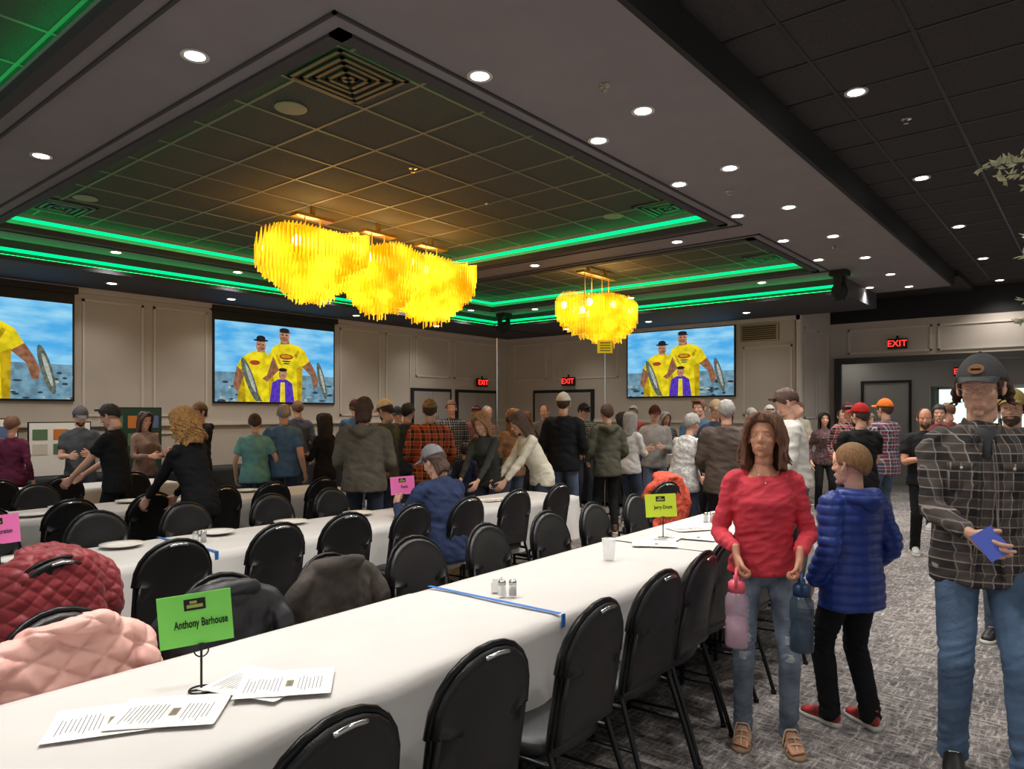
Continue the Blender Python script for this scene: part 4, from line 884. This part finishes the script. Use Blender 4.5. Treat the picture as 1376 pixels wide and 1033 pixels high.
x,y,f=P(9.2,-.065,-10); human('standing_child',x,y,f,H=1.2,top=F('child_navy',(40,45,70)),bot=jeans,hair=('short','dark'),hs=1.2,shoe=sh_w)
human('seated_man',4.08,4.02,90,H=1.76,w=1.15,belly=.03,pel=(0,0,.55),sit=True,feet=((.14,.36,.085),(-.14,.40,.085)),lean=14,top=F('navy_fleece',(44,55,86)),bot=jeansd,shoe=sh_b,hair=('mullet','brown'),cap=F('cap_grayblue',(130,130,135)),hR=(.16,.40,.82),hL=(-.16,.42,.84),head=(10,18),vox=.012,loose=.018,hem=.86,grip='grip')

# ---- woman in red
red=pbr('red_henley',(204,54,70),.8,var=.08,vs=12,bump=.25,bs=90)
wj=pbr('jeans_faded',(108,120,136),.85,var=.5,vs=7,bump=.3,bs=90)
x,y,f=P(3.5,.352,166)
J=human('woman_in_red_shirt',x,y,f,H=1.60,fem=True,w=1.0,top=red,bot=wj,skin='b',hair=('wavy','auburn'),hR=(.155,.235,1.05),hL=(-.15,.235,1.05),dirR=(-.1,.35,-1),dirL=(.1,.35,-1),grip='grip',feet=((.105,0,.085),(-.125,.03,.085)),vox=.0075,hem=.90,head=(-16,-8),fn=wrinkle(.0075,(10,10,20)),loose=.010,legw=.84,scoop=True)
R_=J['root']; B=J['B']
d=MB()
for k in range(4): d.ell(B((0.0,.108+.010*k,1.385-.033*k)),(.005,.005,.005),nu=8,nv=6,mi=0)
d.tube([B((.118*math.cos(a),.0+.086*math.sin(a),1.405-.022*max(0,math.sin(a)))) for a in [2*math.pi*i/20 for i in range(21)]],.0065,8,1,sub=2)
d.tube([B((.05,.04,1.46)),B((.035,.066,1.43)),B((0,.082,1.405)),B((-.035,.066,1.43)),B((-.05,.04,1.46))],.0015,6,2)
d.obj('neckline_buttons_and_necklace',[M_white,red,M_chrome],True,parent=R_)
rp=MB(); rnd=random.Random(4)
for s_,kn in ((1,J['kR']),(-1,J['kL'])):
    for dz in (.07,-.02):
        for k in range(6): 
            cz=kn.z+dz+k*.007; rp.tube([(kn.x-.026+rnd.uniform(-.006,.006),kn.y+.044,cz),(kn.x,kn.y+.0565,cz),(kn.x+.026,kn.y+.044,cz)],.0024,5,0)
rp.obj('jeans_rips',[pbr('thread_white',(205,208,212),.9)],True,parent=R_)
def foot(an,s_):
    m_=MB(); m_.tube([(0,-.05,.04),(0,0,.05),(0,.06,.038),(s_*-.004,.12,.026)],[(.028,.034),(.032,.045),(.036,.028),(.042,.018)],14,up=(0,0,1)); m_.tube([(0,-.02,.05),(0,-.015,.13)],[.036,.034],12)
    for i in range(5):
        xx=s_*(-.03+.0155*i); L_=(.05,.046,.04,.034,.027)[i]; m_.tube([(xx,.11,.02),(xx,.115+L_*.6,.02),(xx,.115+L_,.015)],[.011 if i==0 else .0085]*2+[.008 if i==0 else .006],8)
    me=remesh(m_,.004,1,'foot',[SK['b']]); o=put('foot',me,R_); o.location=(an.x,an.y+.01,an.z-.07)
    o.rotation_euler=(0,0,rad(-8*s_)); st=MB()
    out=[(.0,-.09),(.03,-.078),(.036,-.02),(.038,.05),(.05,.11),(.044,.16),(.015,.185),(-.015,.185),(-.044,.16),(-.05,.11),(-.038,.05),(-.036,-.02),(-.03,-.078)]
    st.rings([[(a,b_,z) for a,b_ in out] for z in (-.014,.004)],0)
    for yy,zz in ((.115,.052),(.075,.068),(.035,.09)):
        st.tube([(-.043,yy,.008),(-.03,yy,zz-.012),(0,yy+.01,zz),(.03,yy,zz-.012),(.043,yy,.008)],[(.004,.008)]*5,8,1,sub=3)
    st.tube([(0,.06,.072),(0,.12,.05),(0,.15,.02)],.005,8,1)
    st.tube([(.036,-.01,.0),(.036,-.03,.07),(0,-.062,.075),(-.036,-.03,.07),(-.036,-.01,0)],.005,8,1)
    o2=st.obj('sandal',[pbr('sandal_sole',(150,120,95),.7),pbr('sandal_strap',(215,190,160),.5)],True,parent=R_); o2.location=o.location; o2.rotation_euler=o.rotation_euler
foot(J['aR'],1); foot(J['aL'],-1)
def bottle(name,loc,colr,lid,h=.27,r=.052,al=.55):
    m_=MB(); m_.lathe([(.001,0),(r*.9,0),(r,.01),(r,h*.35),(r*.94,h*.4),(r*.94,h*.5),(r,h*.55),(r,h*.82),(r*.7,h*.93),(r*.62,h*.95)],seg=24,mi=0); m_.lathe([(.001,.004),(r*.85,.006),(r*.9,h*.5),(.001,h*.52)],seg=20,mi=1)
    m_.lathe([(r*.72,h*.92),(r*.74,h*1.08),(r*.5,h*1.12),(r*.3,h*1.13),(r*.28,h*1.2),(.001,h*1.2)],seg=20,mi=2); m_.tube([(-r*.7,0,h*1.02),(-r*.9,0,h*1.2),(0,0,h*1.32),(r*.9,0,h*1.2),(r*.7,0,h*1.02)],.007,8,2)
    for k in range(7): m_.box((0,-r-.0005,h*.15+k*.026),(.024 if k%2 else .014,.001,.003),3)
    m_.obj(name,[pbr(name+'_body',colr,.12,alpha=al),pbr(name+'_liquid',colr,.2,alpha=.5),pbr(name+'_lid',lid,.4),M_white],True,loc=loc,rot=(0,0,.3))
bpy.context.view_layer.update()
for nm,kk,c1,c2,al in (('pink_water_bottle','wR',(215,180,198),(235,100,120),.38),('teal_water_bottle','wL',(60,78,95),(30,60,95),.62)):
    wpt=R_.matrix_world@J[kk]; wd=R_.matrix_world.to_3x3()@V((0,.06,-.09)); q=wpt+wd; bottle(nm,(q.x,q.y,q.z-.345),c1,c2,al=al)

# ---- boy
blue=pbr('puffer_blue',(30,58,140),.45,var=.12,vs=8)
def puff(co,n):
    return n*(.011*abs(math.sin(co.z*52))**.5-.006+.006*noise.noise(co*14))
x,y,f=P(3.65,.476,22)
J=human('boy_in_blue_jacket',x,y,f,H=1.44,w=1.04,top=blue,bot=F('boy_black',(26,26,29)),hair=('buzz','dblonde'),hs=1.12,shoe=pbr('boy_shoe_red',(150,45,45),.5,var=.9,vs=14),hood=True,loose=.028,hem=.77,fn=puff,vox=.009,feet=((.10,-.05,.085),(-.10,.08,.085)),hR=(.23,.10,.93),hL=(-.24,.08,.9),head=(14,-2),legw=1.1)
# ---- man in plaid
pl=plaid('bw_plaid',(56,53,55),(98,90,86),(182,172,162),.075,.96); tee=F('gray_tee',(76,78,82))
x,y,f=P(3.2,.655,158)
J=human('man_in_plaid_shirt',x,y,f,H=1.85,w=1.0,top=pl,bot=pbr('jeans_blue',(84,108,138),.85,var=.35,vs=6,bump=.3,bs=90),hair=('capcurl','brown'),cap=F('cap_charcoal',(84,84,86)),hR=(.10,.31,1.05),hL=(-.18,.30,1.0),dirR=(-.45,.8,-.35),dirL=(.35,.6,-.6),shoe=sh_d,vox=.0085,hem=.82,loose=.010,head=(-20,9),feet=((.10,.0,.085),(-.13,.16,.085)),amp=.009)
R_=J['root']; B=J['B']; HM=J['HM']
d=MB()
for s_ in (-1,1):
    d.tube([B((s_*.02,.122,1.40)),B((s_*.03,.14,1.25)),B((s_*.035,.137,1.05)),B((s_*.055,.146,.84))],[(.006,.018)]*4,8,0,sub=4)
    d.tube([B((s_*.068,.03,1.475)),B((s_*.050,.08,1.445)),B((s_*.030,.115,1.395))],[(.006,.024)]*3,8,0,sub=3)
    P_=B((s_*.092,.122,1.25)); d.box(P_,(.095,.012,.11),0,None); d.box(P_+V((0,.008,.045)),(.10,.01,.03),0); d.ell(P_+V((0,.014,.04)),(.006,.004,.006),nu=8,nv=6,mi=1)
d.obj('shirt_collar_and_pockets',[pl,M_white],True,parent=R_)
t_=MB(); t_.rings([[B((xx*wd_,yy,z)) for xx,yy in ((-1,.112),(-.5,.132),(0,.138),(.5,.132),(1,.112),(1,.05),(-1,.05))] for z,wd_ in ((1.455,.035),(1.42,.042),(1.37,.032),(1.30,.022))],0); t_.obj('undershirt',[tee],True,parent=R_)
gl=MB()
for s_ in (-1,1):
    gl.tube([V((s_*.031+.021*math.cos(a),.086,.0+.016*math.sin(a))) for a in [2*math.pi*i/16 for i in range(17)]],.0011,6,0,sub=1); gl.tube([(s_*.052,.086,.004),(s_*.078,.05,.006),(s_*.08,-.01,.0)],.0011,6,0,sub=1)
gl.tube([(-.01,.086,.004),(.01,.086,.004)],.0011,6,0,sub=1)
o=gl.obj('eyeglasses',[M_chrome],parent=R_); o.matrix_local=HM
pt=MB(); pt.rings([[(.028*math.cos(a),.098+zo-.35*(.018*math.sin(a)),.086+.018*math.sin(a)) for a in [2*math.pi*i/16 for i in range(16)]] for zo in (-.014,.0)],0); pt.box((0,.099,.086),(.034,.003,.007),1)
o=pt.obj('cap_patch',[pbr('patch_tan',(170,120,80),.7),M_ink],parent=R_); o.matrix_local=HM
cd=MB(); cd.box((0,0,0),(.09,.002,.11)); wp=J['wR']+V((-.05,.12,-.02)); o=cd.obj('blue_card',[pbr('blue_card',(80,100,200),.6)],parent=R_); o.location=wp; o.rotation_euler=(.5,.5,.4)

# ------------------------------------------------------------ wall side display boards
def board(name,x,y,z,w_,h_,col,items,rot=0):
    e=MB(); e.bx(-w_/2,w_/2,-.01,.01,0,h_,0); e.bx(-w_/2-.015,w_/2+.015,-.006,.012,-.015,h_+.015,1)
    for i in range(items):
        cx=-w_/2+w_*(i%3+.5)/3; cz=h_*(.78-.28*(i//3)); e.bx(cx-w_*.12,cx+w_*.12,-.014,-.01,cz-h_*.1,cz+h_*.1,2+i%4)
    e.tube([(0,.02,h_*.7),(0,.25,0)],.01,6,1,rnd=False)
    e.obj(name,[pbr(name+'c%d'%int(x*10),col,.7),M_blk,pbr('photo_a',(90,120,90),.6),pbr('photo_b',(200,120,50),.6),pbr('photo_c',(90,110,150),.6),pbr('photo_d',(210,205,190),.6)],loc=(x,y,z),rot=(0,0,rad(rot)))
board('poster_board',2.6,10.8,.77,.9,.75,(235,235,228),9,0); board('poster_board',3.55,10.8,.77,.75,.7,(238,236,230),6,5)
board('framed_display',4.5,10.8,.77,.75,.9,(25,60,45),6,0); board('poster_board',7.2,10.8,.77,.6,.5,(120,60,40),4,0); board('poster_board',8.4,10.8,.77,.5,.6,(70,60,60),3,0)
bn=MB(); 
for i in range(5): 
    y=5.1+i*.8; bn.bx(10.7,11.1,y,y+.45,.76,.92+.06*(i%3),i%3)
    bn.lathe([(.04,0),(.06,.1),(.05,.2),(.02,.24),(.02,.3)],(11.15,y+.6,.76),12,(i+1)%3)
bn.obj('raffle_prize_display',[pbr('prize_a',(190,185,180),.6),pbr('prize_b',(70,60,120),.5),pbr('prize_c',(150,80,50),.5)])

ml=MB(); ml.bx(-.12,.12,-.12,.12,-.08,0,0); ml.bx(-.15,-.11,-.05,.05,-.36,-.08,0); ml.bx(.11,.15,-.05,.05,-.36,-.08,0); ml.ell((0,0,-.3),(.11,.12,.13)); ml.lathe([(.07,-.44),(.08,-.4),(.08,-.36)],(0,0,0),16,0)
for x,y,z in ((11.2,2.97,HS),(11.5,9.7,HS)): ml.obj('stage_moving_light',[M_blk],loc=(x,y,z))

# ------------------------------------------------------------ artificial tree at right
p=spot(4.25,.845); tr=MB(); tr.lathe([(.001,0),(.17,0),(.2,.3),(.21,.36),(.18,.36),(.17,.3),(.001,.3)],(0,0,0),20,2)
tr.tube([(0,0,.3),(.03,.02,1),(-.02,0,1.8),(.02,.03,2.6),(0,0,3.2)],[.035,.03,.025,.018,.01],8,0,sub=4); rnd=random.Random(5)
for i in range(40):
    a=rnd.uniform(0,6.28); z0=rnd.uniform(2.25,3.15); L_=rnd.uniform(.45,.74); dz=rnd.uniform(-.15,.2)
    P_=[V((0,0,z0)),V((L_*.5*math.cos(a),L_*.5*math.sin(a),z0+dz*.7)),V((L_*math.cos(a),L_*math.sin(a),z0+dz*.6))]
    tr.tube(P_,[.008,.005,.002],5,0,sub=3); Q=catmull(P_,8)
    for k in range(4,len(Q)):
        for s_ in range(3):
            dr=V((rnd.uniform(-1,1),rnd.uniform(-1,1),rnd.uniform(-.6,.8))).normalized(); sd=dr.cross(V((rnd.uniform(-1,1),rnd.uniform(-1,1),1))).normalized(); c0=Q[k]; l_=rnd.uniform(.04,.07); w_=.015; nn=dr.cross(sd)*.006
            tr.add([c0,c0+dr*l_*.4+sd*w_,c0+dr*l_,c0+dr*l_*.4-sd*w_,c0+dr*l_*.45-nn],[(0,1,4),(1,2,4),(2,3,4),(3,0,4)],1)
tr.obj('artificial_tree',[pbr('bark',(90,75,60),.9),pbr('leaf_pale',(215,215,180),.6,var=.25,vs=20),M_blk],loc=(p.x,p.y,0),recalc=False)

# ------------------------------------------------------------ world, camera
wd=bpy.data.worlds.new('World'); sc.world=wd; wd.use_nodes=True; bg=wd.node_tree.nodes['Background']; bg.inputs[0].default_value=(.97,.94,.90,1); bg.inputs[1].default_value=.72
cam=bpy.data.cameras.new('camera'); co=bpy.data.objects.new('camera',cam); sc.collection.objects.link(co); co.location=(0,0,1.6); co.rotation_euler=(rad(90),0,rad(YAW-90))
cam.sensor_width=36; cam.lens=960/1376*36; cam.shift_y=38.5/1376; cam.clip_end=100; sc.camera=co
